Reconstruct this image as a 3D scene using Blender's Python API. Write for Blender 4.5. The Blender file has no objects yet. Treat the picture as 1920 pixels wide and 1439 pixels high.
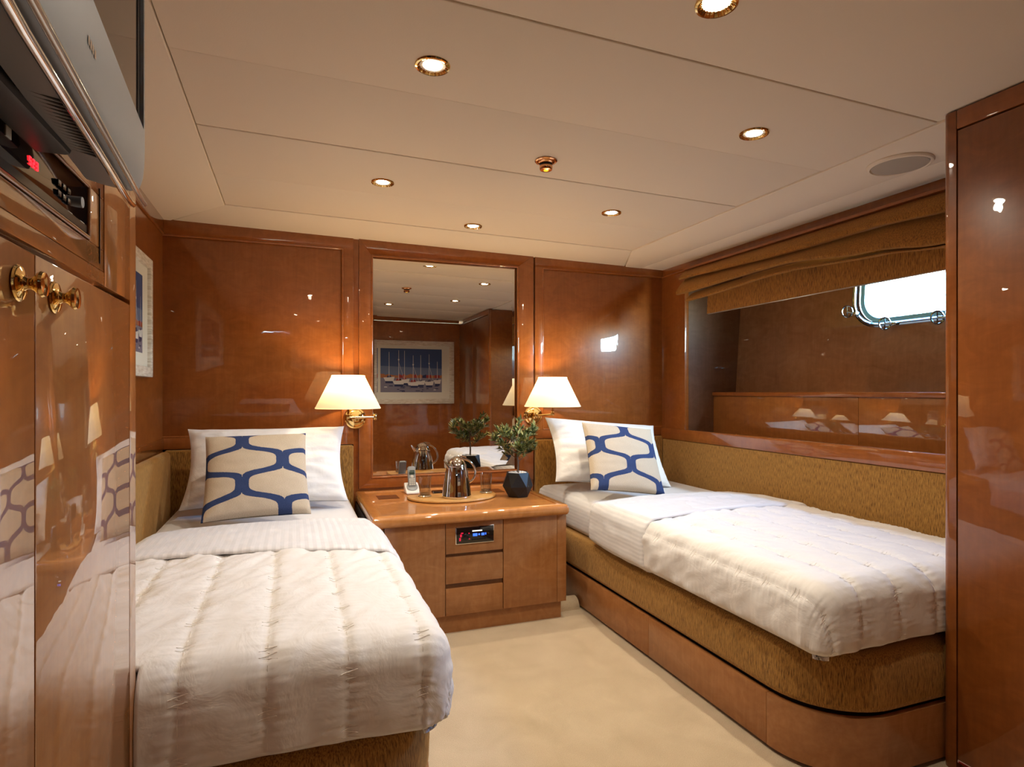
import bpy, bmesh, math, random
from math import sin, cos, pi, radians, hypot
from mathutils import Vector, Matrix, noise

random.seed(7)
SC = bpy.context.scene
COL = SC.collection
SC.render.engine = 'CYCLES'

# ------------------------------------------------------------------ camera
cam = bpy.data.cameras.new('camera')
cam.lens = 36 * 1116 / 1920
cam.sensor_width = 36
cam.sensor_fit = 'HORIZONTAL'
cam.shift_y = 15.5 / 1920
cam.clip_start = 0.01
camo = bpy.data.objects.new('camera', cam)
COL.objects.link(camo)
camo.location = (0, 0, 1.14)
camo.rotation_euler = (pi / 2, 0, radians(-20.2))
SC.camera = camo

# ------------------------------------------------------------------ world, lamps, exposure
SC.view_settings.view_transform = 'Standard'
SC.view_settings.look = 'None'
SC.view_settings.exposure = 0.0
SC.view_settings.gamma = 1.0
SC.view_settings.use_curve_mapping = False
SC.cycles.use_denoising = True
SC.cycles.sample_clamp_indirect = 4.0
SC.cycles.max_bounces = 10
SC.cycles.diffuse_bounces = 6
SC.cycles.glossy_bounces = 6
SC.cycles.blur_glossy = 0.3

W = bpy.data.worlds.new('sky')
SC.world = W
W.use_nodes = True
wn = W.node_tree
wn.nodes.clear()
wo = wn.nodes.new('ShaderNodeOutputWorld')
wb = wn.nodes.new('ShaderNodeBackground')
ws = wn.nodes.new('ShaderNodeTexSky')
ws.sky_type = 'NISHITA'
ws.sun_disc = False
ws.sun_elevation = radians(38)
ws.sun_rotation = radians(150)
wb.inputs['Strength'].default_value = 14.0
wt = wn.nodes.new('ShaderNodeMix')
wt.data_type = 'RGBA'
wt.blend_type = 'MULTIPLY'
wt.inputs[0].default_value = 1.0
wt.inputs[7].default_value = (.62, .92, 1.15, 1)
wn.links.new(ws.outputs[0], wt.inputs[6])
wn.links.new(wt.outputs[2], wb.inputs['Color'])
wn.links.new(wb.outputs[0], wo.inputs[0])

SPOT_W = 31.0
SPOT_COL = (1.0, 0.89, 0.72)
LENS_STRENGTH = 90.0
SHADE_W = 8.5
SHADE_COL = (1.0, 0.70, 0.36)


# ------------------------------------------------------------------ mesh helpers
class MB:
    def __init__(s):
        s.v, s.f, s.uv, s.mi = [], [], {}, []

    def add(s, vs, fs, mi=0):
        o = len(s.v)
        s.v += [tuple(v) for v in vs]
        s.f += [tuple(i + o for i in f) for f in fs]
        s.mi += [mi] * len(fs)
        return s

    def box(s, x0, x1, y0, y1, z0, z1, mi=0):
        v = [(x, y, z) for z in (z0, z1) for y in (y0, y1) for x in (x0, x1)]
        return s.add(v, [(0, 2, 3, 1), (4, 5, 7, 6), (0, 1, 5, 4), (2, 6, 7, 3), (0, 4, 6, 2), (1, 3, 7, 5)], mi)

    def prism(s, pts, f0, f1, mi=0):
        n = len(pts)
        v = [f0(p) for p in pts] + [f1(p) for p in pts]
        fs = [tuple(reversed(range(n))), tuple(range(n, 2 * n))]
        fs += [(i, (i + 1) % n, n + (i + 1) % n, n + i) for i in range(n)]
        return s.add(v, fs, mi)

    def rings(s, rings, closed=True, cap0=True, cap1=True, mi=0):
        n = len(rings[0])
        v = [p for r in rings for p in r]
        fs = []
        for k in range(len(rings) - 1):
            for i in range(n if closed else n - 1):
                j = (i + 1) % n
                fs.append((k * n + i, k * n + j, (k + 1) * n + j, (k + 1) * n + i))
        if cap0:
            fs.append(tuple(reversed(range(n))))
        if cap1:
            fs.append(tuple(range((len(rings) - 1) * n, len(rings) * n)))
        return s.add(v, fs, mi)

    def lathe(s, prof, loc=(0, 0, 0), n=32, axis='z', cap0=True, cap1=True, mi=0, rib=0, ribn=0):
        R = []
        for r, h in prof:
            ring = []
            for i in range(n):
                a = 2 * pi * i / n
                q = r * (1 + rib * cos(ribn * a)) if rib else r
                p = (q * cos(a), q * sin(a), h)
                if axis == 'x':
                    p = (h, q * cos(a), q * sin(a))
                elif axis == 'y':
                    p = (q * cos(a), h, q * sin(a))
                ring.append((p[0] + loc[0], p[1] + loc[1], p[2] + loc[2]))
            R.append(ring)
        return s.rings(R, True, cap0, cap1, mi)

    def tube(s, pts, r, n=8, closed=False, mi=0, caps=True):
        pts = [Vector(p) for p in pts]
        m = len(pts)
        R = []
        up = None
        for i, p in enumerate(pts):
            if closed:
                d = pts[(i + 1) % m] - pts[i - 1]
            else:
                d = pts[min(i + 1, m - 1)] - pts[max(i - 1, 0)]
            if d.length < 1e-9:
                d = Vector((0, 0, 1))
            d.normalize()
            if up is None:
                up = Vector((0, 0, 1)) if abs(d.z) < .9 else Vector((1, 0, 0))
            a = d.cross(up)
            if a.length < 1e-5:
                a = d.cross(Vector((0, 1, 0)))
            a.normalize()
            b = a.cross(d).normalized()
            up = b
            rr = r[i] if isinstance(r, (list, tuple)) else r
            R.append([tuple(p + a * rr * cos(2 * pi * k / n) + b * rr * sin(2 * pi * k / n)) for k in range(n)])
        if closed:
            R.append(R[0])
            return s.rings(R, True, False, False, mi)
        return s.rings(R, True, caps, caps, mi)

    def grid(s, nu, nv, fn, mi=0, uv=False, skip=None):
        o = len(s.v)
        vs, uvs = [], []
        for j in range(nv + 1):
            for i in range(nu + 1):
                vs.append(tuple(fn(i / nu, j / nv)))
        fs = []
        for j in range(nv):
            for i in range(nu):
                if skip and skip((i + .5) / nu, (j + .5) / nv):
                    continue
                a = j * (nu + 1) + i
                fs.append((a, a + 1, a + nu + 2, a + nu + 1))
        if uv:
            for j in range(nv + 1):
                for i in range(nu + 1):
                    s.uv[o + j * (nu + 1) + i] = (i / nu, j / nv)
        return s.add(vs, fs, mi)

    def tf(s, m):
        s.v = [tuple(m @ Vector(v)) for v in s.v]
        return s


def wloc(o):
    v = Vector((0, 0, 0))
    while o:
        v += o.location
        o = o.parent
    return v


def build(mb, name, mats, parent=None, bevel=0, seg=2, smooth=40, merge=0, recalc=True, origin=None):
    off = wloc(parent) if parent else Vector(origin or (0, 0, 0))
    me = bpy.data.meshes.new(name)
    me.from_pydata([(v[0] - off.x, v[1] - off.y, v[2] - off.z) for v in mb.v], [], mb.f)
    if not isinstance(mats, (list, tuple)):
        mats = [mats]
    for m in mats:
        me.materials.append(m)
    for p, mi in zip(me.polygons, mb.mi):
        p.material_index = mi
    if mb.uv:
        ul = me.uv_layers.new(name='UVMap')
        for l in me.loops:
            ul.data[l.index].uv = mb.uv.get(l.vertex_index, (0, 0))
    if bevel or merge or recalc:
        bm = bmesh.new()
        bm.from_mesh(me)
        if merge:
            bmesh.ops.remove_doubles(bm, verts=bm.verts, dist=merge)
        if recalc:
            bmesh.ops.recalc_face_normals(bm, faces=bm.faces)
        if bevel:
            es = [e for e in bm.edges if len(e.link_faces) == 2 and e.calc_face_angle(0) > radians(35)]
            bmesh.ops.bevel(bm, geom=es, offset=bevel, segments=seg, profile=.5, affect='EDGES', clamp_overlap=True)
        bm.to_mesh(me)
        bm.free()
    if smooth:
        me.shade_smooth()
        me.set_sharp_from_angle(angle=radians(smooth))
    o = bpy.data.objects.new(name, me)
    COL.objects.link(o)
    if parent:
        o.parent = parent
    elif origin:
        o.location = origin
    return o


def tag(o, label=None, cat=None, group=None, kind=None):
    if label:
        o['label'] = label
    if cat:
        o['category'] = cat
    if group:
        o['group'] = group
    if kind:
        o['kind'] = kind
    return o


def thing(name, label, cat, loc=(0, 0, 0), group=None):
    o = bpy.data.objects.new(name, None)
    o.empty_display_size = .05
    COL.objects.link(o)
    o.location = loc
    return tag(o, label, cat, group)


def structure(name, label=None, loc=(0, 0, 0)):
    o = bpy.data.objects.new(name, None)
    COL.objects.link(o)
    o.location = loc
    o['kind'] = 'structure'
    if label:
        o['label'] = label
    return o


def part(parent, name, mb, mat, **k):
    lab = k.pop('label', None)
    kind = k.pop('kind', None)
    o = build(mb, name, mat, parent, **k)
    if lab:
        o['label'] = lab
    if kind:
        o['kind'] = kind
    return o


def copy_tree(o, parent=None):
    c = o.copy()
    COL.objects.link(c)
    if parent:
        c.parent = parent
    for ch in list(o.children):
        copy_tree(ch, c)
    return c


# ------------------------------------------------------------------ materials
def newmat(name):
    m = bpy.data.materials.new(name)
    m.use_nodes = True
    nt = m.node_tree
    b = nt.nodes['Principled BSDF']
    return m, nt, b


def simple(name, col, rough=.5, metal=0, coat=0, spec=.5, emit=None, estr=0, trans=0, ior=1.45):
    m, nt, b = newmat(name)
    b.inputs['Base Color'].default_value = (*col, 1)
    b.inputs['Roughness'].default_value = rough
    b.inputs['Metallic'].default_value = metal
    b.inputs['Coat Weight'].default_value = coat
    b.inputs['Coat Roughness'].default_value = .03
    b.inputs['Specular IOR Level'].default_value = spec
    b.inputs['IOR'].default_value = ior
    b.inputs['Transmission Weight'].default_value = trans
    if emit:
        b.inputs['Emission Color'].default_value = (*emit, 1)
        b.inputs['Emission Strength'].default_value = estr
    return m


def N(nt, t, **kw):
    n = nt.nodes.new(t)
    for k, v in kw.items():
        if k in n.inputs:
            n.inputs[k].default_value = v
        else:
            setattr(n, k, v)
    return n


def mapping(nt, scale, coord='Object', rot=(0, 0, 0)):
    tc = N(nt, 'ShaderNodeTexCoord')
    mp = N(nt, 'ShaderNodeMapping')
    mp.inputs['Scale'].default_value = scale
    mp.inputs['Rotation'].default_value = rot
    nt.links.new(tc.outputs[coord], mp.inputs['Vector'])
    return mp.outputs[0]


def ramp(nt, fac, stops):
    r = N(nt, 'ShaderNodeValToRGB')
    e = r.color_ramp.elements
    while len(e) < len(stops):
        e.new(.5)
    for i, (p, c) in enumerate(stops):
        e[i].position = p
        e[i].color = (*c, 1)
    nt.links.new(fac, r.inputs['Fac'])
    return r.outputs['Color']


def math_node(nt, op, a, b=None):
    n = N(nt, 'ShaderNodeMath', operation=op)
    for i, x in enumerate((a, b)):
        if x is None:
            continue
        if isinstance(x, (int, float)):
            n.inputs[i].default_value = x
        else:
            nt.links.new(x, n.inputs[i])
    return n.outputs[0]


def bump(nt, b, h, strength, dist, where='Normal'):
    bp = N(nt, 'ShaderNodeBump')
    bp.inputs['Strength'].default_value = strength
    bp.inputs['Distance'].default_value = dist
    nt.links.new(h, bp.inputs['Height'])
    nt.links.new(bp.outputs[0], b.inputs[where])


WOOD_A = (.27, .078, .013)
WOOD_B = (.35, .110, .021)
WOOD_C = (.205, .054, .008)


def wood(name, axis='z', k=1.0, tint=(1, 1, 1), coat=1.0, ior=1.5, wav=.08, rough=.35, crough=.015):
    m, nt, b = newmat(name)
    st = {'z': (1, 1, .09), 'x': (.09, 1, 1), 'y': (1, .09, 1)}[axis]
    v1 = mapping(nt, tuple(70 * s for s in st))
    n1 = N(nt, 'ShaderNodeTexNoise', Scale=1.0, Detail=5.0, Roughness=.6)
    nt.links.new(v1, n1.inputs['Vector'])
    st2 = {'z': (1, 1, .55), 'x': (.55, 1, 1), 'y': (1, .55, 1)}[axis]
    st2 = tuple({1: 9, .55: 16}[s] for s in st2)
    v2 = mapping(nt, st2)
    n2 = N(nt, 'ShaderNodeTexNoise', Scale=1.0, Detail=3.0, Roughness=.65, Distortion=1.2)
    nt.links.new(v2, n2.inputs['Vector'])
    v3 = mapping(nt, tuple(3 * s for s in st))
    n3 = N(nt, 'ShaderNodeTexNoise', Scale=1.0, Detail=2.0)
    nt.links.new(v3, n3.inputs['Vector'])
    f = math_node(nt, 'ADD', math_node(nt, 'MULTIPLY', n1.outputs['Fac'], .28),
                  math_node(nt, 'MULTIPLY', n2.outputs['Fac'], .47))
    f = math_node(nt, 'ADD', f, math_node(nt, 'MULTIPLY', n3.outputs['Fac'], .25))
    c = ramp(nt, f, [(.30, tuple(x * k * t for x, t in zip(WOOD_C, tint))), (.5, tuple(x * k * t for x, t in zip(WOOD_A, tint))),
                     (.70, tuple(x * k * t for x, t in zip(WOOD_B, tint)))])
    nt.links.new(c, b.inputs['Base Color'])
    b.inputs['Roughness'].default_value = rough
    b.inputs['Specular IOR Level'].default_value = .25
    b.inputs['Coat Weight'].default_value = coat
    b.inputs['Coat Roughness'].default_value = crough
    b.inputs['Coat IOR'].default_value = ior
    # orange peel of the lacquer
    v4 = mapping(nt, (22, 22, 22))
    n4 = N(nt, 'ShaderNodeTexNoise', Scale=1.0, Detail=1.0)
    nt.links.new(v4, n4.inputs['Vector'])
    bump(nt, b, n4.outputs['Fac'], wav, .0035, 'Coat Normal')
    return m


M = {}
M['wood'] = wood('cherry lacquer vertical', 'z')
M['woodx'] = wood('cherry lacquer across', 'x')
M['woody'] = wood('cherry lacquer along', 'y')
M['cabwood'] = wood('cherry high gloss', 'z', k=1.1, tint=(1, 1.2, 1.4), ior=2.1, wav=.04, crough=.004)
M['top'] = wood('counter top lacquer', 'x', k=1.75, tint=(1, 1.35, 1.9), ior=1.6, wav=.05)
M['hull'] = wood('brown hull laminate', 'z', k=1.0, tint=(.92, 1.5, 4.0))
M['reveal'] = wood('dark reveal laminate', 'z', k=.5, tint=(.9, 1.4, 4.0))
M['ward'] = wood('wardrobe cherry lacquer', 'z', k=.78)
M['drawer'] = wood('satin cherry front', 'z', k=1.25, tint=(1, 1.45, 2.8), coat=.45, crough=.12)
M['drawerx'] = wood('satin cherry front across', 'x', k=1.2, tint=(1, 1.45, 2.8), coat=.45, crough=.12)
M['tray'] = wood('pale bamboo', 'x', k=1.9, tint=(1, 1.8, 3.2), coat=.3, crough=.2)
M['darkwood'] = wood('dark inlay wood', 'x', k=.45, coat=.5, crough=.1)
M['groove'] = simple('dark joint', (.012, .004, .002), .6)
M['brass'] = simple('polished brass', (.86, .60, .24), .09, 1)
M['copper'] = simple('copper trim', (.80, .42, .20), .12, 1)
M['chrome'] = simple('chrome', (.82, .84, .86), .05, 1)
M['rim'] = simple('porthole chrome', (.34, .42, .48), .08, 1)
M['steel'] = simple('polished steel', (.62, .60, .58), .035, 1)
M['mirror'] = simple('mirror glass', (.72, .70, .66), .0, 1)
M['black'] = simple('black plastic', (.008, .008, .009), .25)
M['blackmatte'] = simple('matt black ceramic', (.005, .005, .006), .5, spec=.5)
M['gloss'] = simple('black gloss panel', (.004, .004, .005), .04, spec=.8)
M['silver'] = simple('silver plastic', (.26, .265, .28), .45, .25)
M['silver2'] = simple('silver rim plastic', (.50, .47, .43), .10, .6)
M['white'] = simple('white plastic', (.75, .75, .76), .3)
M['grey'] = simple('grey phone plastic', (.22, .24, .26), .35)
M['key'] = simple('phone keys', (.55, .53, .48), .5)
M['lcd'] = simple('phone screen', (.03, .045, .035), .15)
M['pebble'] = simple('white pebbles', (.75, .70, .62), .6)
M['bark'] = simple('olive bark', (.11, .075, .05), .8)
M['vinylgrey'] = simple('speaker grille', (.42, .38, .32), .8)
M['red'] = simple('red sticker', (.28, .004, .006), .4)
M['stickw'] = simple('sticker white', (.7, .55, .5), .5)
M['led'] = simple('red led', (.3, 0, 0), .4, emit=(1, .02, .03), estr=3.0)
M['blueled'] = simple('blue display', (0, 0, .1), .4, emit=(.05, .18, 1), estr=1.6)
M['redled'] = simple('red key light', (.1, 0, 0), .4, emit=(1, .02, .08), estr=.7)
M['whiteled'] = simple('white display', (.3, .3, .3), .4, emit=(1, .95, .85), estr=1.0)
M['amber'] = simple('painted amber glint', (.8, .5, .05), .2, emit=(1, .62, .03), estr=1.1)  # glow stands in for a yellow reflection, not a lamp
M['outside'] = simple('white hull paint', (.8, .85, .9), .3)


def mat_lens():
    m = bpy.data.materials.new('halogen lens')
    m.use_nodes = True
    nt = m.node_tree
    nt.nodes.clear()
    o = N(nt, 'ShaderNodeOutputMaterial')
    e = N(nt, 'ShaderNodeEmission')
    e.inputs['Color'].default_value = (1, .88, .68, 1)
    e.inputs['Strength'].default_value = LENS_STRENGTH
    nt.links.new(e.outputs[0], o.inputs[0])
    try:
        m.cycles.emission_sampling = 'NONE'
    except Exception:
        pass
    return m


M['lens'] = mat_lens()


def mat_ceiling():
    m, nt, b = newmat('cream ceiling vinyl')
    v = mapping(nt, (260, 260, 260))
    n = N(nt, 'ShaderNodeTexNoise', Scale=1.0, Detail=2.0)
    nt.links.new(v, n.inputs['Vector'])
    b.inputs['Base Color'].default_value = (.80, .71, .58, 1)
    b.inputs['Roughness'].default_value = .62
    b.inputs['Specular IOR Level'].default_value = .3
    bump(nt, b, n.outputs['Fac'], .25, .001)
    return m


M['ceiling'] = mat_ceiling()


def mat_carpet():
    m, nt, b = newmat('cream carpet')
    v = mapping(nt, (420, 420, 420))
    n = N(nt, 'ShaderNodeTexNoise', Scale=1.0, Detail=3.0)
    nt.links.new(v, n.inputs['Vector'])
    v2 = mapping(nt, (7, 7, 7))
    n2 = N(nt, 'ShaderNodeTexNoise', Scale=1.0, Detail=3.0, Distortion=.5)
    nt.links.new(v2, n2.inputs['Vector'])
    f = math_node(nt, 'ADD', math_node(nt, 'MULTIPLY', n.outputs['Fac'], .5), math_node(nt, 'MULTIPLY', n2.outputs['Fac'], .25))
    c = ramp(nt, f, [(.25, (.42, .32, .20)), (.50, (.62, .50, .34))])
    nt.links.new(c, b.inputs['Base Color'])
    b.inputs['Roughness'].default_value = .95
    b.inputs['Sheen Weight'].default_value = .3
    b.inputs['Specular IOR Level'].default_value = .1
    bump(nt, b, n.outputs['Fac'], .6, .003)
    return m


M['carpet'] = mat_carpet()


def mat_chenille(name, st, k=1.0, tn=(1, 1, 1)):
    m, nt, b = newmat(name)
    v = mapping(nt, st)
    n = N(nt, 'ShaderNodeTexNoise', Scale=1.0, Detail=3.0, Roughness=.6)
    nt.links.new(v, n.inputs['Vector'])
    c = ramp(nt, n.outputs['Fac'], [(.33, (.085 * k, .036 * k * tn[1], .007 * k * tn[2])), (.47, (.22 * k, .108 * k * tn[1], .022 * k * tn[2])), (.68, (.36 * k, .185 * k * tn[1], .042 * k * tn[2]))])
    nt.links.new(c, b.inputs['Base Color'])
    b.inputs['Roughness'].default_value = .8
    b.inputs['Sheen Weight'].default_value = .5
    b.inputs['Sheen Tint'].default_value = (.9, .6, .3, 1)
    b.inputs['Specular IOR Level'].default_value = .2
    bump(nt, b, n.outputs['Fac'], .7, .003)
    return m


M['chen'] = mat_chenille('gold chenille', (330, 330, 38), 1.18)
M['chenblind'] = mat_chenille('bronze chenille', (300, 300, 36), 1.25, (1, .84, .6))


def mat_cloth(name, col, bs=.35, wr=.6, stripe=None, freq=60, weave=500):
    m, nt, b = newmat(name)
    v = mapping(nt, (11, 8, 11), rot=(0, 0, .5))
    n = N(nt, 'ShaderNodeTexNoise', Scale=1.0, Detail=4.0, Roughness=.55, Distortion=.8)
    nt.links.new(v, n.inputs['Vector'])
    h = n.outputs['Fac']
    b.inputs['Base Color'].default_value = (*col, 1)
    if stripe:
        tc = N(nt, 'ShaderNodeTexCoord')
        sp = N(nt, 'ShaderNodeSeparateXYZ')
        nt.links.new(tc.outputs['Object'], sp.inputs[0])
        s = math_node(nt, 'SINE', math_node(nt, 'MULTIPLY', sp.outputs[stripe], 2 * pi * freq))
        s = math_node(nt, 'GREATER_THAN', s, 0.0)
        if stripe == 'X':
            pass
        c = ramp(nt, s, [(0, tuple(x * .86 for x in col)), (1, col)])
        nt.links.new(c, b.inputs['Base Color'])
        rr = ramp(nt, s, [(0, (.75,) * 3), (1, (.4,) * 3)])
        nt.links.new(rr, b.inputs['Roughness'])
    else:
        b.inputs['Roughness'].default_value = .75
    b.inputs['Sheen Weight'].default_value = .25
    b.inputs['Specular IOR Level'].default_value = .25
    bump(nt, b, h, bs, .012)
    return m


M['quilt'] = mat_cloth('cream quilt satin', (.74, .71, .68), .35)
M['thread'] = simple('quilt stitching thread', (.90, .86, .80), .8)
M['sheet'] = mat_cloth('striped sateen sheet', (.78, .77, .78), .12, stripe='X', freq=38)
M['sheetb'] = mat_cloth('fitted sheet sateen', (.78, .77, .77), .12, stripe='Z', freq=55)
M['pillow'] = mat_cloth('pillowcase sateen', (.77, .75, .73), .35)


def mat_ogee(name, u0, v0, Wd=.42, P=.56, hw=.035):
    m, nt, b = newmat(name)
    tc = N(nt, 'ShaderNodeTexCoord')
    sp = N(nt, 'ShaderNodeSeparateXYZ')
    nt.links.new(tc.outputs['UV'], sp.inputs[0])
    wob = N(nt, 'ShaderNodeTexNoise', Scale=60.0, Detail=2.0)
    nt.links.new(tc.outputs['UV'], wob.inputs['Vector'])
    u, v = sp.outputs['X'], sp.outputs['Y']
    th = math_node(nt, 'MULTIPLY', math_node(nt, 'SUBTRACT', v, v0), 2 * pi / P)
    t = math_node(nt, 'SINE', th)
    ct = math_node(nt, 'COSINE', th)
    t2 = math_node(nt, 'MULTIPLY', t, t)
    A = Wd / 2 - hw * .86
    S1 = math_node(nt, 'MULTIPLY', t, math_node(nt, 'SUBTRACT', 1.5, math_node(nt, 'MULTIPLY', t2, .5)))
    s12 = math_node(nt, 'MULTIPLY', S1, S1)
    S = math_node(nt, 'MULTIPLY', S1, math_node(nt, 'SUBTRACT', 1.22, math_node(nt, 'MULTIPLY', s12, .22)))
    AS = math_node(nt, 'MULTIPLY', S, A)
    sl = math_node(nt, 'MULTIPLY', math_node(nt, 'MULTIPLY', math_node(nt, 'SUBTRACT', 1.5, math_node(nt, 'MULTIPLY', t2, 1.5)), math_node(nt, 'MULTIPLY', ct, math_node(nt, 'SUBTRACT', 1.22, math_node(nt, 'MULTIPLY', s12, .66)))), A * 2 * pi / P)
    den = math_node(nt, 'SQRT', math_node(nt, 'ADD', 1.0, math_node(nt, 'MULTIPLY', sl, sl)))

    def dist(x):
        w = math_node(nt, 'PINGPONG', x, Wd)
        return w
    e = dist(math_node(nt, 'ADD', math_node(nt, 'SUBTRACT', math_node(nt, 'SUBTRACT', u, u0), AS), 40 * Wd))
    o = dist(math_node(nt, 'ADD', math_node(nt, 'ADD', math_node(nt, 'SUBTRACT', u, u0 + Wd), AS), 40 * Wd))
    d = math_node(nt, 'DIVIDE', math_node(nt, 'MINIMUM', e, o), den)
    d = math_node(nt, 'ADD', d, math_node(nt, 'MULTIPLY', math_node(nt, 'SUBTRACT', wob.outputs['Fac'], .5), .008))
    mask = math_node(nt, 'LESS_THAN', d, hw)
    v1 = mapping(nt, (90, 380, 1), 'UV')
    n1 = N(nt, 'ShaderNodeTexNoise', Scale=1.0, Detail=3.0)
    nt.links.new(v1, n1.inputs['Vector'])
    base = ramp(nt, n1.outputs['Fac'], [(.3, (.42, .34, .24)), (.7, (.60, .50, .38))])
    blue = ramp(nt, n1.outputs['Fac'], [(.3, (.020, .034, .095)), (.7, (.040, .064, .16))])
    mx = N(nt, 'ShaderNodeMix', data_type='RGBA')
    nt.links.new(mask, mx.inputs[0])
    nt.links.new(base, mx.inputs[6])
    nt.links.new(blue, mx.inputs[7])
    nt.links.new(mx.outputs[2], b.inputs['Base Color'])
    b.inputs['Roughness'].default_value = .85
    b.inputs['Specular IOR Level'].default_value = .15
    hh = math_node(nt, 'ADD', math_node(nt, 'MULTIPLY', mask, .5), math_node(nt, 'MULTIPLY', n1.outputs['Fac'], .5))
    bump(nt, b, hh, .4, .002)
    return m


def mat_shade():
    m = bpy.data.materials.new('cream lampshade fabric')
    m.use_nodes = True
    nt = m.node_tree
    nt.nodes.clear()
    o = N(nt, 'ShaderNodeOutputMaterial')
    d = N(nt, 'ShaderNodeBsdfDiffuse')
    d.inputs['Color'].default_value = (.85, .80, .68, 1)
    t = N(nt, 'ShaderNodeBsdfTranslucent')
    t.inputs['Color'].default_value = (.92, .84, .62, 1)
    mx = N(nt, 'ShaderNodeMixShader')
    mx.inputs[0].default_value = .5
    nt.links.new(d.outputs[0], mx.inputs[1])
    nt.links.new(t.outputs[0], mx.inputs[2])
    nt.links.new(mx.outputs[0], o.inputs[0])
    return m


M['shade'] = mat_shade()


def mat_thin_glass(name, tint=(1, 1, 1), f=1.0):
    m = bpy.data.materials.new(name)
    m.use_nodes = True
    nt = m.node_tree
    nt.nodes.clear()
    o = N(nt, 'ShaderNodeOutputMaterial')
    t = N(nt, 'ShaderNodeBsdfTransparent')
    t.inputs['Color'].default_value = (*tint, 1)
    g = N(nt, 'ShaderNodeBsdfGlossy')
    g.inputs['Roughness'].default_value = .0
    fr = N(nt, 'ShaderNodeLayerWeight')
    fr.inputs['Blend'].default_value = .5
    pw = math_node(nt, 'ADD', math_node(nt, 'MULTIPLY', math_node(nt, 'POWER', fr.outputs['Facing'], 2.5), .85), .06)
    mx = N(nt, 'ShaderNodeMixShader')
    nt.links.new(pw, mx.inputs[0])
    nt.links.new(t.outputs[0], mx.inputs[1])
    nt.links.new(g.outputs[0], mx.inputs[2])
    nt.links.new(mx.outputs[0], o.inputs[0])
    return m


M['glass'] = mat_thin_glass('drinking glass', (.90, .90, .88))
M['pane'] = mat_thin_glass('porthole glass', (.95, .98, 1))


def mat_leaf():
    m, nt, b = newmat('olive leaf')
    gi = N(nt, 'ShaderNodeNewGeometry')
    c = ramp(nt, gi.outputs['Random Per Island'], [(0, (.035, .060, .018)), (.5, (.12, .16, .045)), (1, (.46, .45, .17))])
    nt.links.new(c, b.inputs['Base Color'])
    b.inputs['Roughness'].default_value = .4
    return m


M['leaf'] = mat_leaf()


def mat_frame():
    m, nt, b = newmat('limed picture frame')
    v = mapping(nt, (20, 20, 120))
    n = N(nt, 'ShaderNodeTexNoise', Scale=1.0, Detail=4.0)
    nt.links.new(v, n.inputs['Vector'])
    c = ramp(nt, n.outputs['Fac'], [(.3, (.50, .42, .33)), (.7, (.78, .73, .65))])
    nt.links.new(c, b.inputs['Base Color'])
    b.inputs['Roughness'].default_value = .6
    return m


M['frame'] = mat_frame()
M['mat_board'] = simple('cream mount board', (.72, .70, .62), .8)


# ------------------------------------------------------------------ key planes
XL, XR, YB = -.63, 2.386, 3.5
CABX = -.29


def zc(x):
    return 2.0177 - .0163 * x


# ------------------------------------------------------------------ floor and shell
fl = structure('floor', 'cream cut-pile carpet floor')
part(fl, 'carpet', MB().box(-1.0, 2.5, -1.3, 3.6, -.03, 0), M['carpet'], smooth=0)

cl = structure('ceiling', 'cream vinyl ceiling of broad panels with fine joints')
part(cl, 'deckhead_board', MB().add(
    [(x, y, zc(x) + dz) for dz in (.015, .06) for y in (-1.3, 3.6) for x in (-1.0, 2.5)],
    [(0, 2, 3, 1), (4, 5, 7, 6), (0, 1, 5, 4), (2, 6, 7, 3), (0, 4, 6, 2), (1, 3, 7, 5)]), M['groove'], smooth=0)


def cpanel(pts, dz=0.0):
    mb = MB()
    mb.prism(pts, lambda p: (p[0], p[1], zc(p[0]) + dz), lambda p: (p[0], p[1], zc(p[0]) + .016))
    part(cl, 'panel', mb, M['ceiling'], bevel=.0035, seg=3)


g = .0012
CX0, CX1 = -.302, 1.906
ys = [-1.28, -.57, -.105, .36, .825, 1.295, 1.735, 2.205, 2.675, 3.105]
for i in range(len(ys) - 1):
    cpanel([(CX0 + g, ys[i] + g), (CX1 - g, ys[i] + g), (CX1 - g, ys[i + 1] - g), (CX0 + g, ys[i + 1] - g)], 0.0 if i % 2 else .002)
cpanel([(XL - .02, -1.28), (CX0 - g, -1.28), (CX0 - g, 3.105 - g), (XL + .03 - g, 3.50), (XL - .02, 3.50)], -.004)
cpanel([(CX0 - g, 3.105 + g), (CX1 + g, 3.105 + g), (2.10, 3.51), (XL + .03 + g, 3.51)], -.001)
cpanel([(CX1 + g, -1.28), (2.215 - g, -1.28), (2.215 - g, 3.505), (2.102 + g, 3.505), (CX1 + g, 3.105)], -.005)
cpanel([(2.215 + g, -1.28), (2.42, -1.28), (2.42, 3.505), (2.215 + g, 3.505)], -.004)


def board(mb, x0, x1, y0, y1, z0, z1):
    return mb.box(x0, x1, y0, y1, z0, z1)


# back wall
wbk = structure('wall_back', 'lacquered cherry panelled wall behind the two bed heads')
part(wbk, 'backing', MB().box(-1.0, 3.0, 3.512, 3.6, -.03, 2.1), M['groove'], smooth=0)
# left field
FR = 3.494   # face of fields
part(wbk, 'panel', MB().box(XL - .02, .262, FR, 3.52, .90, 1.96), M['wood'], bevel=.001)
part(wbk, 'panel', MB().box(1.494, XR + .02, FR, 3.52, .895, 1.94), M['wood'], bevel=.001)


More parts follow.
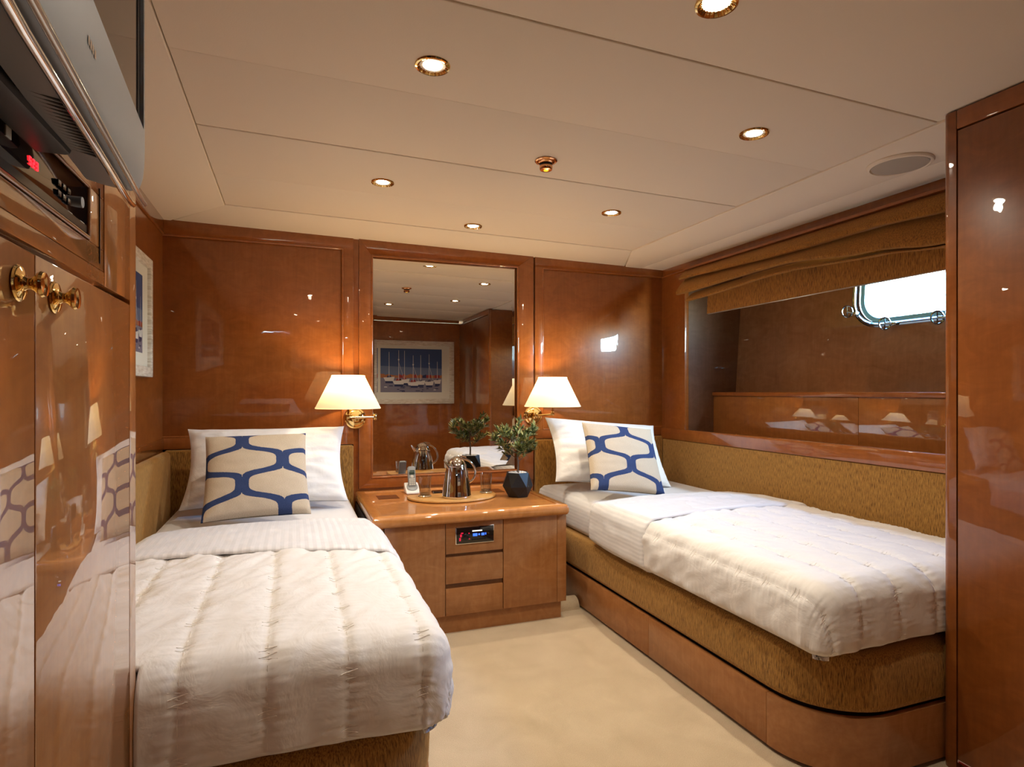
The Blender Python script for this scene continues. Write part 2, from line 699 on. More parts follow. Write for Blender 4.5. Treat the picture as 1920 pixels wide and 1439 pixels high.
def slant_rail(x0, x1, y0, z0, y1=3.52):
    mb = MB()
    v = []
    for y in (y0, y1):
        v += [(x0, y, z0), (x1, y, z0), (x1, y, zc(x1) + .01), (x0, y, zc(x0) + .01)]
    return mb.add(v, [(0, 1, 2, 3), (7, 6, 5, 4), (0, 4, 5, 1), (1, 5, 6, 2), (2, 6, 7, 3), (3, 7, 4, 0)])


PR = 3.484   # proud face
part(wbk, 'rail', slant_rail(XL - .01, .322, PR, 1.952), M['woodx'], bevel=.0015)
part(wbk, 'stile', MB().box(.266, .322, PR, 3.52, .842, 1.953), M['wood'], bevel=.0015)
part(wbk, 'rail', MB().box(XL - .01, .267, PR, 3.52, .842, .901), M['woodx'], bevel=.0015)
part(wbk, 'rail', slant_rail(1.438, XR + .01, PR, 1.932), M['woodx'], bevel=.0015)
part(wbk, 'stile', MB().box(1.438, 1.489, PR, 3.52, .842, 1.933), M['wood'], bevel=.0015)
part(wbk, 'rail', MB().box(1.488, XR + .01, PR, 3.52, .842, .897), M['woodx'], bevel=.0015)
# beads along the inner edges
for pts in ([(XL, 3.489, 1.949), (.262, 3.489, 1.949)], [(.262, 3.489, .905), (.262, 3.489, 1.949)],
            [(XL, 3.489, .905), (.262, 3.489, .905)], [(1.493, 3.489, 1.928), (XR, 3.489, 1.928)],
            [(1.493, 3.489, .90), (1.493, 3.489, 1.928)], [(1.493, 3.489, .90), (XR, 3.489, .90)]):
    part(wbk, 'bead', MB().tube(pts, .0065, 10), M['wood'])
# joint strips beside the mirror and the lower wall
part(wbk, 'joint_strip', slant_rail(.323, .351, 3.497, .0), M['wood'])
part(wbk, 'joint_strip', slant_rail(1.426, 1.438, 3.499, .0), M['darkwood'])
part(wbk, 'lower_panel', MB().box(.351, 1.425, 3.49, 3.52, 0, .585), M['wood'])

# head pads
for (x0, x1, lab) in ((XL + .01, .322, 'gold chenille head pad behind the left bed pillows'),
                      (1.438, XR - .005, 'gold chenille head pad behind the right bed pillows')):
    hp = build(MB().box(x0, x1, 3.468, 3.511, .2, .838), 'headboard_pad', M['chen'], bevel=.012, seg=4, origin=(x0, 3.49, .2))
    tag(hp, lab, 'headboard')

# left wall
wl = structure('wall_left', 'lacquered cherry wall left of the bed')
part(wl, 'panel', MB().box(XL - .05, XL, .0, 3.52, 0, 1.955), M['wood'], smooth=0)
mb = MB()
mb.box(XL - .05, XL + .008, 1.36, 3.483, 1.958, zc(XL) + .008)
part(wl, 'rail', mb, M['woody'], bevel=.001)
part(wl, 'bead', MB().tube([(XL + .003, 1.38, 1.953), (XL + .003, 3.483, 1.953)], .006, 10), M['woody'])
part(wl, 'rail', MB().box(XL - .05, XL + .008, 1.38, 3.483, .842, .90), M['woody'], bevel=.001)

# right wall with a long opening to the porthole recess
wr = structure('wall_right', 'lacquered cherry wall with a long window recess')
part(wr, 'stile', MB().box(XR, XR + .03, 3.238, 3.52, .80, 1.93), M['wood'], bevel=.0015)
part(wr, 'head_rail', MB().box(XR, XR + .03, 1.0, 3.483, 1.93, zc(XR) + .008), M['woody'], bevel=.001)
part(wr, 'bead', MB().tube([(XR - .002, 1.25, 1.926), (XR - .002, 3.483, 1.926)], .006, 10), M['woody'])
part(wr, 'sill_rail', MB().box(XR - .016, XR + .03, 1.26, 3.483, .822, .895), M['woody'], bevel=.004, seg=3)
part(wr, 'backing', MB().box(XR + .001, XR + .05, 1.0, 3.52, 0, .821), M['groove'], smooth=0)
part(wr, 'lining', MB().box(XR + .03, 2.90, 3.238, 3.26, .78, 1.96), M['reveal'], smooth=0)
part(wr, 'lining', MB().box(XR + .03, 2.95, 1.18, 1.20, .78, 1.96), M['wood'], smooth=0)
part(wr, 'lining', MB().box(XR + .002, 2.95, 1.18, 3.26, 1.935, 1.96), M['woody'], smooth=0)
part(wr, 'lining', MB().box(XR + .030, 2.95, 1.18, 3.26, .795, .82), M['woody'], smooth=0)

# ------------------------------------------------------------------ hull side with porthole
HX0, HZ0, HX1, HZ1 = 2.792, 1.10, 2.852, 1.94


def hull(y, z, out=0.0):
    t = (z - HZ0) / (HZ1 - HZ0)
    return (HX0 + (HX1 - HX0) * t + out, y, z)


PC, PZ, PW, PH, PRd = 1.975, 1.665, .378, .176, .140


def rr_loop(off, n=12):
    hw, hh, r = PW + off, PH + off, PRd + off
    pts = []
    for (cy, cz, a0) in ((hw - r, hh - r, 0), (-(hw - r), hh - r, 90), (-(hw - r), -(hh - r), 180), (hw - r, -(hh - r), 270)):
        for i in range(n + 1):
            a = radians(a0 + 90 * i / n)
            pts.append((PC + cy + r * cos(a), PZ + cz + r * sin(a)))
    return pts


inner = rr_loop(0)
y0, y1, z0, z1 = 1.19, 3.24, .80, 1.945
outer = []
for (y, z) in inner:
    dy, dz = y - PC, z - PZ
    outer.append((y, z, dy, dz))
# map to the outer rectangle quadrant by quadrant
n = 12
op = []
for q, (cy, cz) in enumerate(((y1, z1), (y0, z1), (y0, z0), (y1, z0))):
    for i in range(n + 1):
        t = i / n
        if q == 0:
            a, bb = (y1, PZ), (PC, z1)
        elif q == 1:
            a, bb = (PC, z1), (y0, PZ)
        elif q == 2:
            a, bb = (y0, PZ), (PC, z0)
        else:
            a, bb = (PC, z0), (y1, PZ)
        if t <= .5:
            s = t * 2
            op.append((a[0] + (cy - a[0]) * s, a[1] + (cz - a[1]) * s))
        else:
            s = t * 2 - 1
            op.append((cy + (bb[0] - cy) * s, cz + (bb[1] - cz) * s))
mb = MB()
mb.rings([[hull(*p) for p in op], [hull(*p) for p in inner], [hull(*p, .05) for p in rr_loop(0)]], True, False, False)
part(wr, 'hull_lining', mb, M['hull'], smooth=20, merge=.0001, recalc=True)

w1 = structure('window_1', 'chrome framed rounded porthole in the recess', (2.83, PC, PZ))
mb = MB()
prof = [(.018, -.001), (.018, -.010), (.010, -.015), (.002, -.010), (-.003, .008), (-.008, .012)]
mb.rings([[hull(*p, d) for p in rr_loop(o)] for o, d in prof], True, False, False)
part(w1, 'window_frame', mb, M['rim'], label='chrome rim')
mb = MB()
mb.rings([[hull(*p, .022) for p in rr_loop(o)] for o in (-.006, -.030)] + [[hull(*p, .034) for p in rr_loop(-.032)]], True, False, False)
part(w1, 'gasket', mb, simple('window seal painted skylit', (.16, .42, .52), .35), label='inner rim with blue sky light painted into its colour')  # blue cast of the daylight is put into the seal colour
mb = MB()
mb.add([hull(*p, .026) for p in rr_loop(-.02)], [tuple(range(len(inner)))])
part(w1, 'pane', mb, M['pane'], smooth=0)


def clamp_screw(y, z, ang):
    mb = MB()
    bx = hull(y, z)[0]
    # bracket block and screw on the rim
    dy, dz = cos(ang), sin(ang)
    mb.box(bx - .034, bx - .004, y - .012, y + .012, z - .008, z + .008)
    br = part(w1, 'clamp', mb, M['rim'], bevel=.003, label='chrome clamp screw with ring handle')
    c = Vector((bx - .036, y + dy * .045, z + dz * .030))
    mb = MB().tube([(bx - .022, y, z), tuple(c)], .0065, 10)
    ring = []
    for i in range(20):
        a = 2 * pi * i / 20
        ring.append((c.x - .024 * sin(a) * .8, c.y + .016 * sin(a), c.z + .030 * cos(a)))
    mb.tube(ring, .0042, 8, closed=True)
    mb.tube([ring[0], ring[10]], .003, 8)
    build(mb, 'ring_handle', M['rim'], br)


clamp_screw(2.335, 1.555, radians(30))
clamp_screw(2.110, 1.478, radians(8))
clamp_screw(1.850, 1.478, radians(8))

# portal lamp so the sky outside samples well through the porthole
pl = bpy.data.lights.new('porthole portal', 'AREA')
pl.shape = 'RECTANGLE'
pl.size, pl.size_y = .74, .36
pl.cycles.is_portal = True
po = bpy.data.objects.new('porthole_portal', pl)
COL.objects.link(po)
po.location = (2.90, PC, PZ)
po.rotation_euler = (pi / 2, 0, pi / 2)

# built-in locker under the porthole
lk = thing('locker', 'long lacquered locker with flat top inside the window recess', 'cabinet', (2.70, 2.2, .82))
part(lk, 'front_panel', MB().box(2.612, 2.625, 1.2, 2.16, .82, 1.112), M['cabwood'], bevel=.001)
part(lk, 'front_panel', MB().box(2.612, 2.625, 2.162, 3.237, .82, 1.112), M['cabwood'], bevel=.001)
part(lk, 'top', MB().box(2.600, 2.80, 1.2, 3.237, 1.113, 1.138), M['woody'], bevel=.004, seg=3)

# roman blind
bl = thing('roman_blind', 'bronze chenille roman blind raised over the window recess', 'blind', (2.35, 2.2, 1.9))


def lerp(tab, y):
    if y >= tab[0][0]:
        return tab[0][1]
    for (a, b), (c, d) in zip(tab, tab[1:]):
        if y >= c:
            t = (a - y) / (a - c)
            t = t * t * (3 - 2 * t)
            return b + (d - b) * t
    return tab[-1][1]


F1 = [(3.19, 1.853), (2.29, 1.833), (1.83, 1.838), (1.55, 1.824), (1.2, 1.82)]
F2 = [(3.19, 1.757), (2.34, 1.778), (1.83, 1.733), (1.55, 1.70), (1.2, 1.69)]
F3 = [(3.11, 1.711), (2.31, 1.744), (1.83, 1.720), (1.55, 1.695), (1.2, 1.69)]


def fold(ya, yb, top, bot, x_in, x_out, nm='fold', roll=.9):
    ny = 70
    R = []
    for j in range(ny + 1):
        y = ya + (yb - ya) * j / ny
        zt, zb = top(y), bot(y)
        w = .004 * noise.noise(Vector((y * 5, zb * 7, 1.3))) + .003 * noise.noise(Vector((y * 14, 2, zt * 3)))
        h = zt - zb
        ring = []
        for (fx, fz) in ((0, 1), (.22, .96), (.45, .80), (.70, .55), (.90, .30), (1, .12), (.98, .02), (.86, -.02), (.70, .02), (.35, .22), (0, .40)):
            ring.append((x_in + (x_out - x_in) * fx + w * fx, y, zb + h * fz + w * .5))
        R.append(ring)
    m = MB().rings(R, True, True, True)
    return part(bl, nm, m, M['chenblind'])


fold(3.185, 1.26, lambda y: 1.921, lambda y: lerp(F1, y), 2.380, 2.300)
fold(3.19, 1.26, lambda y: lerp(F1, y) + .012, lambda y: lerp(F2, y), 2.380, 2.282)
fold(3.11, 1.26, lambda y: lerp(F2, y) + .010, lambda y: lerp(F3, y) - .006, 2.380, 2.300)
mb = MB()
ny = 60
mb.rings([[(2.372 + .003 * noise.noise(Vector((y * 4, z * 6, 0))) + dx, y, z) for (dx, z) in
           ((0, 1.76), (0, 1.70), (-.002, 1.65), (-.003, 1.616), (.005, 1.616), (.006, 1.70), (.006, 1.76))]
          for y in [2.995 + (1.26 - 2.995) * j / ny for j in range(ny + 1)]], True, True, True)
part(bl, 'lower_flap', mb, M['chenblind'])
part(bl, 'bottom_bar', MB().tube([(2.372, 2.99, 1.614), (2.372, 1.27, 1.614)], .0035, 8), M['silver2'])
part(bl, 'head_track', MB().box(2.330, 2.384, 1.26, 3.18, 1.912, 1.924), M['woody'], smooth=0)

# ------------------------------------------------------------------ wall mirror
mr = thing('wall_mirror', 'tall mirror in a lacquered cherry frame above the nightstand', 'mirror', (.88, 3.49, .585))
x0, x1, z0 = .352, 1.425, .586
ix0, ix1, iz0, iz1 = .424, 1.321, .646, 1.922


def mitre(pts, nm, mat):
    m = MB().prism(pts, lambda p: (p[0], 3.480, p[1]), lambda p: (p[0], 3.511, p[1]))
    part(mr, nm, m, mat, bevel=.0015)


mitre([(x0, z0), (x1, z0), (ix1, iz0), (ix0, iz0)], 'frame_rail', M['woodx'])
mitre([(x0, zc(x0) + .005), (ix0, iz1), (ix1, iz1), (x1, zc(x1) + .005)], 'frame_rail', M['woodx'])
mitre([(x0, z0), (ix0, iz0), (ix0, iz1), (x0, zc(x0) + .005)], 'frame_stile', M['wood'])
mitre([(x1, z0), (x1, zc(x1) + .005), (ix1, iz1), (ix1, iz0)], 'frame_stile', M['wood'])
for a, b in (((ix0, iz0), (ix1, iz0)), ((ix1, iz0), (ix1, iz1)), ((ix1, iz1), (ix0, iz1)), ((ix0, iz1), (ix0, iz0))):
    part(mr, 'bead', MB().tube([(a[0], 3.484, a[1]), (b[0], 3.484, b[1])], .0075, 10), M['wood'])
mb = MB()
gx0, gx1, gz0, gz1 = .428, 1.317, .650, 1.918
bv = .028
o4 = [(gx0, 3.5015, gz0), (gx1, 3.5015, gz0), (gx1, 3.5015, gz1), (gx0, 3.5015, gz1)]
i4 = [(gx0 + bv, 3.5, gz0 + bv), (gx1 - bv, 3.5, gz0 + bv), (gx1 - bv, 3.5, gz1 - bv), (gx0 + bv, 3.5, gz1 - bv)]
b4 = [(x, 3.509, z) for x, y, z in o4]
mb.rings([b4, o4, i4], True, True, True)
part(mr, 'glass', mb, M['mirror'], smooth=0)

# ------------------------------------------------------------------ beds
def outline(xw, xs, yh, yf, rc, notch=None):
    """footprint from wall-head corner round to the wall-foot corner; xs is the aisle side"""
    s = 1 if xs > xw else -1
    pts = [(xw, yh), (xs, yh)]
    m = 14
    for i in range(m + 1):
        a = pi / 2 * i / m
        pts.append((xs - s * rc * (1 - cos(a)), yf + rc * (1 - sin(a))))
    if notch:
        pts += [(notch[0], yf), (notch[0], notch[1]), (xw, notch[1])]
    else:
        pts += [(xw, yf)]
    return pts


def inset(pts, d):
    n = len(pts)
    area = sum(pts[i][0] * pts[(i + 1) % n][1] - pts[(i + 1) % n][0] * pts[i][1] for i in range(n))
    sg = 1 if area > 0 else -1
    out = []
    for i in range(n):
        p, q, r = Vector(pts[i - 1]), Vector(pts[i]), Vector(pts[(i + 1) % n])
        a, b = (q - p).normalized(), (r - q).normalized()
        na, nb = Vector((-a.y, a.x)) * sg, Vector((-b.y, b.x)) * sg
        k = 1 + na.dot(nb)
        mv = (na + nb) / max(k, .3)
        out.append((q.x + mv.x * d, q.y + mv.y * d))
    return out


def loft(pts, prof):
    return MB().rings([[(x, y, z) for x, y in inset(pts, d)] for d, z in prof])


def drape_fn(xw, xs, yh, yf, zt, zhem, r=.075, crown=.02, wallx=.02):
    s = 1 if xs > xw else -1
    Wd, L = abs(xs - xw), yh - yf
    arc = r * pi / 2
    maxd = arc + (zt - r - zhem)

    def fn(a, b):
        # a: across from the wall, b: along from the head; cloth distances
        ca = min(max(a, r), Wd - r)
        cb = min(b, L - r)
        da, db = a - ca, b - cb
        dist = hypot(da, db)
        n = Vector((0, 0, 1))
        out = dn = 0
        if dist > 1e-9:
            ua, ub = da / dist, db / dist
            md = maxd if (da >= 0 or db > 0) else arc + .03
            dd = min(dist, md)
            if dd < arc:
                t = dd / r
                out, dn = r * sin(t), r * (1 - cos(t))
                n = Vector((s * ua * sin(t), -ub * sin(t), cos(t)))
            else:
                e = dd - arc
                lo = maxd - arc
                out = r + .006 * sin(pi * min(e / max(lo, .01), 1)) - .03 * max(0, e / max(lo, .01) - .82) / .18
                dn = r + e
                n = Vector((s * ua, -ub, -.0))
        else:
            ua = ub = 0
        cr = crown * (1 - (2 * (ca - Wd / 2) / Wd) ** 2) * min(1, (L - cb) / .25 + .3)
        p = Vector((xw + s * (ca + ua * out), yh - cb - ub * out, zt + cr - dn))
        return p, n

    def over(a, b):
        da, db = a - min(max(a, r), Wd - r), b - min(b, L - r)
        return hypot(da, db) - maxd
    fn.over = over
    return fn, Wd, L, r, arc, maxd


AMP = .0085


def quilt_disp(a, b, seams, cw, seed, p, tack=.12):
    ph = ((a - seams) / cw) % 1.0
    e = min(ph, 1 - ph) * cw
    sd_ = 1 if ph < .5 else -1
    puff = AMP * ((1 - math.exp(-e / .011)) + (.35 * math.exp(-e / .03) if sd_ > 0 else 0))
    k = math.floor((a - seams) / cw + .5)
    bo = (b - .05 - .055 * (int(k) % 2)) % tack
    db_ = min(bo, tack - bo)
    pk = math.exp(-(e / .020) ** 2 - (db_ / .014) ** 2)
    # puckers radiate from the tacks
    rad = .0035 * math.exp(-(e / .05) ** 2) * sin(db_ * 330 + 2 * noise.noise(Vector((a * 30, b * 10, seed))))
    hd = .35 + .65 * max(0, 1 - b / .9)
    wr = hd * (.0115 * noise.noise(Vector((a * 9 + b * 7, b * 11 - a * 5, seed))) + .0065 * noise.noise(Vector((a * 30 + b * 16, b * 12, seed + 3))))
    return puff - .005 * pk + rad * .6 + wr


def make_quilt(name, label, xw, xs, yh, yf, zt, zhem, seed, notch=None, seams=.07, cw=.155):
    fn, Wd, L, r, arc, maxd = drape_fn(xw, xs, yh, yf, zt, zhem)
    A0, A1 = r - arc - .03, Wd - r + maxd
    B0, B1 = 0, L - r + maxd
    st = .0075
    nu, nv = int((A1 - A0) / st), int((B1 - B0) / st)

    def surf(a, b, extra=0):
        p, n = fn(a, b)
        d = quilt_disp(a, b, seams, cw, seed, p)
        # gathers on the hanging sides
        fall = max(0, min(1, (zt - .05 - p.z) / (zt - zhem)))
        t = b if abs(n.x) > abs(n.y) else a
        d += fall * (.007 * noise.noise(Vector((t * 11, p.z * 2, seed + 9))) + .004 * sin(t * 60 + 3 * noise.noise(Vector((t * 4, 0, seed)))))
        if fall > .85:
            d *= .7
        ov = fn.over(a, b)
        if ov > -.02:
            d *= max(0.0, min(1.0, -ov / .02)) * .8 + .0
        q = p + n * (d + extra)
        return q
    mb = MB()

    def g(u, v):
        return surf(A0 + (A1 - A0) * u, B0 + (B1 - B0) * v)
    sk = None
    if notch:
        s = 1 if xs > xw else -1

        def sk(u, v):
            p, _ = fn(A0 + (A1 - A0) * u, B0 + (B1 - B0) * v)
            return (p.x < notch[0] - .002 and p.y < notch[1])
    mb.grid(nu, nv, g, skip=sk)
    if xs > xw:
        mb.f = [tuple(reversed(f)) for f in mb.f]
    root = thing(name, label, 'quilt', ((xw + xs) / 2, (yh + yf) / 2, zt))
    c = part(root, 'cover', mb, M['quilt'], smooth=180, recalc=False)
    sol = c.modifiers.new('thickness', 'SOLIDIFY')
    sol.thickness = .012
    sol.offset = -1
    # stitching: zigzag tacks on each seam
    tb = MB()
    k = int(math.floor((A0 - seams) / cw)) + 1
    while seams + k * cw < A1 - .02:
        a = seams + k * cw
        b = .05 + .055 * (k % 2)
        j = 0
        while b < B1 - .03:
            q = surf(a, b)
            if not (notch and q.x < notch[0] + .03 and q.y < notch[1] + .03):
                pts = []
                for (da, db) in ((-.020, -.014), (.018, -.010), (-.018, -.002), (.018, .004), (-.018, .012), (.020, .015)):
                    for m in range(3):
                        pts.append((da, db))
                pp = []
                zz = ((-.020, -.016), (.018, -.010), (-.018, -.003), (.018, .004), (-.018, .011), (.020, .016))
                for (p0, p1) in zip(zz, zz[1:]):
                    for t in (0, .33, .66):
                        pp.append((p0[0] + (p1[0] - p0[0]) * t, p0[1] + (p1[1] - p0[1]) * t))
                pp.append(zz[-1])
                tb.tube([surf(a + x, b + y, .0003) for x, y in pp], .0008, 3, caps=False)
            b += .12
        # straight seam line
        tb.tube([surf(a, b2 * .012, .0006) for b2 in range(2, int((B1 - .02) / .012))
                 if not (notch and surf(a, b2 * .012).x < notch[0] + .02 and surf(a, b2 * .012).y < notch[1] + .02)], .0007, 3, caps=False)
        k += 1
    part(root, 'stitching', tb, M['thread'], kind='stuff', smooth=0, recalc=False)
    return root


def make_sheet(name, label, xw, xs, ya, yb, zt, zhem, seed, mat, skew=0.0, cat='sheet'):
    """band of cloth across the bed from ya (head side) to yb (foot side)"""
    fn, Wd, L, r, arc, maxd = drape_fn(xw, xs, 3.4, .2, zt, zhem)
    A0, A1 = r - arc - .03, Wd - r + maxd
    mb = MB()

    def g(u, v):
        a = A0 + (A1 - A0) * u
        y = ya + (yb - ya) * v + (skew * (1 - a / Wd) if v > .5 else 0) * (v - .5) * 2
        p, n = fn(a, 3.4 - y)
        d = .0035 * noise.noise(Vector((a * 8, y * 14, seed))) + .002 * noise.noise(Vector((a * 26, y * 9, seed + 4)))
        d -= .022 * max(0, 1 - v / .45) ** 1.2
        if v > .97:
            d -= .012 * (v - .97) / .03
        if v > .84:
            d += .0015
        return p + n * d
    mb.grid(150, 60, g)
    if xs > xw:
        mb.f = [tuple(reversed(f)) for f in mb.f]
    o = build(mb, name, mat, smooth=180, recalc=False, origin=((xw + xs) / 2, (ya + yb) / 2, zt))
    sol = o.modifiers.new('thickness', 'SOLIDIFY')
    sol.thickness = .004
    sol.offset = -1
    return tag(o, label, cat)


def make_bed(lab, xw, xs, yf, rc, notch, joints):
    s = 1 if xs > xw else -1
    bd = thing('bed', lab, 'bed', ((xw + xs) / 2, 2.35, 0))
    o = outline(xw, xs, 3.462, yf, rc, notch)
    part(bd, 'plinth', loft(inset(o, .03), [(0, 0.0), (0, .19)]), M['groove'], smooth=30)
    prof = [(.02, .190), (.004, .198), (0, .215), (-.002, .27), (.0, .325), (.006, .350), (.02, .366), (.045, .372)]
    part(bd, 'upholstered_base', loft(o, prof), M['chen'], smooth=60, label='gold chenille padded base')
    # fronts: walk the outline from the head to the foot
    path = [p for p in o[1:] if True]
    path = path[:16]
    # long straight side plus the rounded foot corner
    ys_ = [3.2] + joints
    for a, b in zip(ys_, ys_[1:]):
        m = MB().box(min(xs, xs - s * .018), max(xs, xs - s * .018), b + .001, a - .001, .014, .180)
        part(bd, 'drawer', m, M['drawer'], bevel=.001)
    # curved front
    arcp = [(xs, joints[-1] - .001)] + o[2:17]
    end = (xw if not notch else notch[0] + .01)
    arcp.append((end - (0 if notch else s * -.0), yf))
    mid = []
    dense = arcp
    nrm = []
    R = []
    for i, p in enumerate(dense):
        a = Vector(dense[max(i - 1, 0)])
        b = Vector(dense[min(i + 1, len(dense) - 1)])
        d = (b - a).normalized()
        nn = Vector((-d.y, d.x))
        c = Vector(((xw + xs) / 2, 2.3))
        if nn.dot(c - Vector(p)) < 0:
            nn = -nn
        q = Vector(p) + nn * .018
        R.append([(p[0], p[1], .014), (p[0], p[1], .180), (q.x, q.y, .180), (q.x, q.y, .014)])
    part(bd, 'drawer', MB().rings(R), M['drawerx'], smooth=30, label='curved corner front')
    om = outline(xw + s * .015, xs - s * .03, 3.455, yf + .03, .07, notch and (notch[0] + .02, notch[1] + .02))
    part(bd, 'mattress', loft(om, [(.02, .372), (.004, .385), (0, .41), (0, .50), (.006, .53), (.025, .553), (.06, .562)]), M['sheetb'], smooth=60)
    return bd


NT = (-.2855, 1.378)
make_bed('left berth with gold padded base beside the tall glossy cabinet', -.574, .330, 1.342, .20, NT, [2.177, 1.60])
make_bed('right berth with gold padded base and curved foot below the porthole', 2.365, 1.42, 1.262, .24, None, [2.177, 1.505])

make_quilt('quilt', 'cream channel-stitched quilt spread on the left bed', -.570, .350, 2.32, 1.342, .578, .350, 3.1, notch=NT, seams=.025, cw=.165)
make_quilt('quilt', 'cream channel-stitched quilt spread on the right bed', 2.36, 1.398, 2.26, 1.272, .578, .366, 8.7, seams=.045)
make_sheet('top_sheet', 'white striped top sheet folded over the left quilt', -.571, .357, 2.70, 2.07, .598, .366, 1.0, M['sheet'], .15)
make_sheet('top_sheet', 'white striped top sheet folded over the right quilt', 2.362, 1.388, 2.69, 2.17, .598, .366, 5.0, M['sheetb'], .03)

# long back pads along the side walls
sp = build(MB().box(XL + .001, XL + .052, 1.40, 3.42, .40, .838), 'side_pad', M['chen'], bevel=.022, seg=5, origin=(XL, 2.4, .4))
tag(sp, 'gold chenille side pad on the left wall by the left bed', 'wall pad')
sp = build(MB().box(XR - .012, XR + .0, 1.262, 3.466, .38, .820), 'side_pad', M['chen'], bevel=.005, seg=3, origin=(XR, 2.4, .4))
tag(sp, 'long gold chenille side pad below the window rail, right bed', 'wall pad')


# ------------------------------------------------------------------ pillows and cushions
def pillow_mesh(Wd, H, T, seed, conc=.05, wr=.020, pw=.42, n=44):
    mb = MB()

    def side(sg):
        def g(u, v):
            x, y = 2 * u - 1, 2 * v - 1
            e = max(0.0, (1 - x * x) * (1 - y * y))
            px = Wd / 2 * x * (1 - conc * (1 - y * y))
            py = H / 2 * y * (1 - conc * (1 - x * x))
            t = T / 2 * e ** pw
            edge = min(1, 6 * min(1 - abs(x), 1 - abs(y)))
            t += edge * wr * (.55 * noise.noise(Vector((x * 2.2, y * 6, seed))) + .3 * noise.noise(Vector((x * 6, y * 13, seed + 2 * sg))))
            cor = (abs(x) * abs(y)) ** 3
            t += .35 * wr * sin(22 * (x - y)) * cor * edge
            return (px, py, sg * max(t, .0) + .002 * sg)
        return g
    mb.grid(n, n, side(1), uv=True)
    mb2 = MB().grid(n, n, side(-1), uv=True)
    o = len(mb.v)
    mb.v += mb2.v
    mb.f += [tuple(i + o for i in reversed(f)) for f in mb2.f]
    mb.mi += mb2.mi
    for k, t in mb2.uv.items():
        mb.uv[k + o] = t
    return mb


def place(mb, base, phi, roll, yaw, H):
    m = Matrix.Translation(base) @ Matrix.Rotation(yaw, 4, 'Z') @ Matrix.Rotation(phi, 4, 'X') @ Matrix.Rotation(roll, 4, 'Z') @ Matrix.Translation((0, H / 2, 0))
    return mb.tf(m)


def pillow(name, label, cat, Wd, H, T, base, phi, roll, yaw, seed, mat, **k):
    mb = place(pillow_mesh(Wd, H, T, seed, **k), Vector(base), phi, roll, yaw, H)
    o = build(mb, name, mat, smooth=180, merge=.0, recalc=False, origin=base)
    return tag(o, label, cat)


pillow('pillow', 'white sateen pillow leaning at the head of the left bed', 'pillow', .745, .44, .17, (-.115, 3.055, .598), radians(54), 0, 0, 4, M['pillow'], conc=.08)
pillow('pillow', 'white sateen pillow leaning at the head of the right bed', 'pillow', .745, .44, .17, (1.765, 3.055, .598), radians(54), radians(-6), 0, 9, M['pillow'], conc=.08)
pillow('cushion', 'beige linen cushion with navy wave pattern on the left bed', 'cushion', .43, .435, .13, (-.14, 2.735, .604), radians(50), radians(1), radians(2), 2,
       mat_ogee('navy ogee linen left', .555, .45, .40, .56), wr=.006, conc=.045)
pillow('cushion', 'beige linen cushion with navy wave pattern on the right bed', 'cushion', .42, .435, .12, (1.665, 2.74, .604), radians(52), radians(-8), radians(-4), 6,
       mat_ogee('navy ogee linen right', .74, .47, .39, .56), wr=.006, conc=.045)

# ------------------------------------------------------------------ nightstand
ns = thing('nightstand', 'wide cherry nightstand with two doors and three drawers between the beds', 'nightstand', (.81, 3.1, 0))
part(ns, 'plinth', MB().box(.36, 1.272, 2.748, 3.485, 0, .085), M['darkwood'], bevel=.001)
part(ns, 'plinth_face', MB().box(.36, 1.272, 2.742, 2.748, 0, .083), M['drawerx'])
part(ns, 'carcass', MB().box(.334, 1.290, 2.742, 3.485, .085, .515), M['groove'], smooth=0)
part(ns, 'side_panel', MB().box(.331, .384, 2.722, 2.742, .086, .526), M['drawer'], bevel=.001)
part(ns, 'side_panel', MB().box(1.243, 1.293, 2.722, 3.485, .086, .526), M['drawer'], bevel=.002)
part(ns, 'door', MB().box(.387, .668, 2.720, 2.741, .088, .526), M['drawer'], bevel=.0015)
part(ns, 'door', MB().box(.957, 1.241, 2.720, 2.741, .088, .526), M['drawer'], bevel=.0015)
part(ns, 'drawer', MB().box(.671, .954, 2.720, 2.741, .378, .526), M['drawerx'], bevel=.0015)
part(ns, 'drawer', MB().box(.671, .954, 2.720, 2.741, .237, .362), M['drawerx'], bevel=.0015)
part(ns, 'drawer', MB().box(.671, .954, 2.720, 2.741, .088, .214), M['drawerx'], bevel=.0015)
for z in (.226, .370):
    part(ns, 'finger_rail', MB().box(.671, .954, 2.732, 2.742, z - .013, z + .010), M['darkwood'])
part(ns, 'shadow_rail', MB().box(.335, 1.290, 2.728, 3.48, .526, .536), M['darkwood'])


def rrect(x0, x1, y0, y1, r, n=5):
    pts = []
    for cx, cy, a0 in ((x1 - r, y1 - r, 0), (x0 + r, y1 - r, 90), (x0 + r, y0 + r, 180), (x1 - r, y0 + r, 270)):
        for i in range(n + 1):
            a = radians(a0 + 90 * i / n)
            pts.append((cx + r * cos(a), cy + r * sin(a)))
    return pts


ct = rrect(.329, 1.298, 2.690, 3.482, .012)
def cring(d, z):
    return [(x, y, z) for x, y in rrect(.329 + d, 1.298 - d, 2.690 + d, 3.482 - d, max(.012 - d, .0015))]


part(ns, 'top', MB().rings([cring(d, z) for d, z in [(.012, .526), (.004, .532), (0, .541), (0, .558), (.004, .568), (.012, .576), (.048, .576), (.050, .5705), (.056, .570)]]), M['top'], smooth=50)
part(ns, 'inlay', MB().box(.425, .535, 3.19, 3.31, .569, .5712), M['darkwood'])
part(ns, 'inlay', MB().box(1.02, 1.13, 3.19, 3.31, .569, .5712), M['darkwood'])

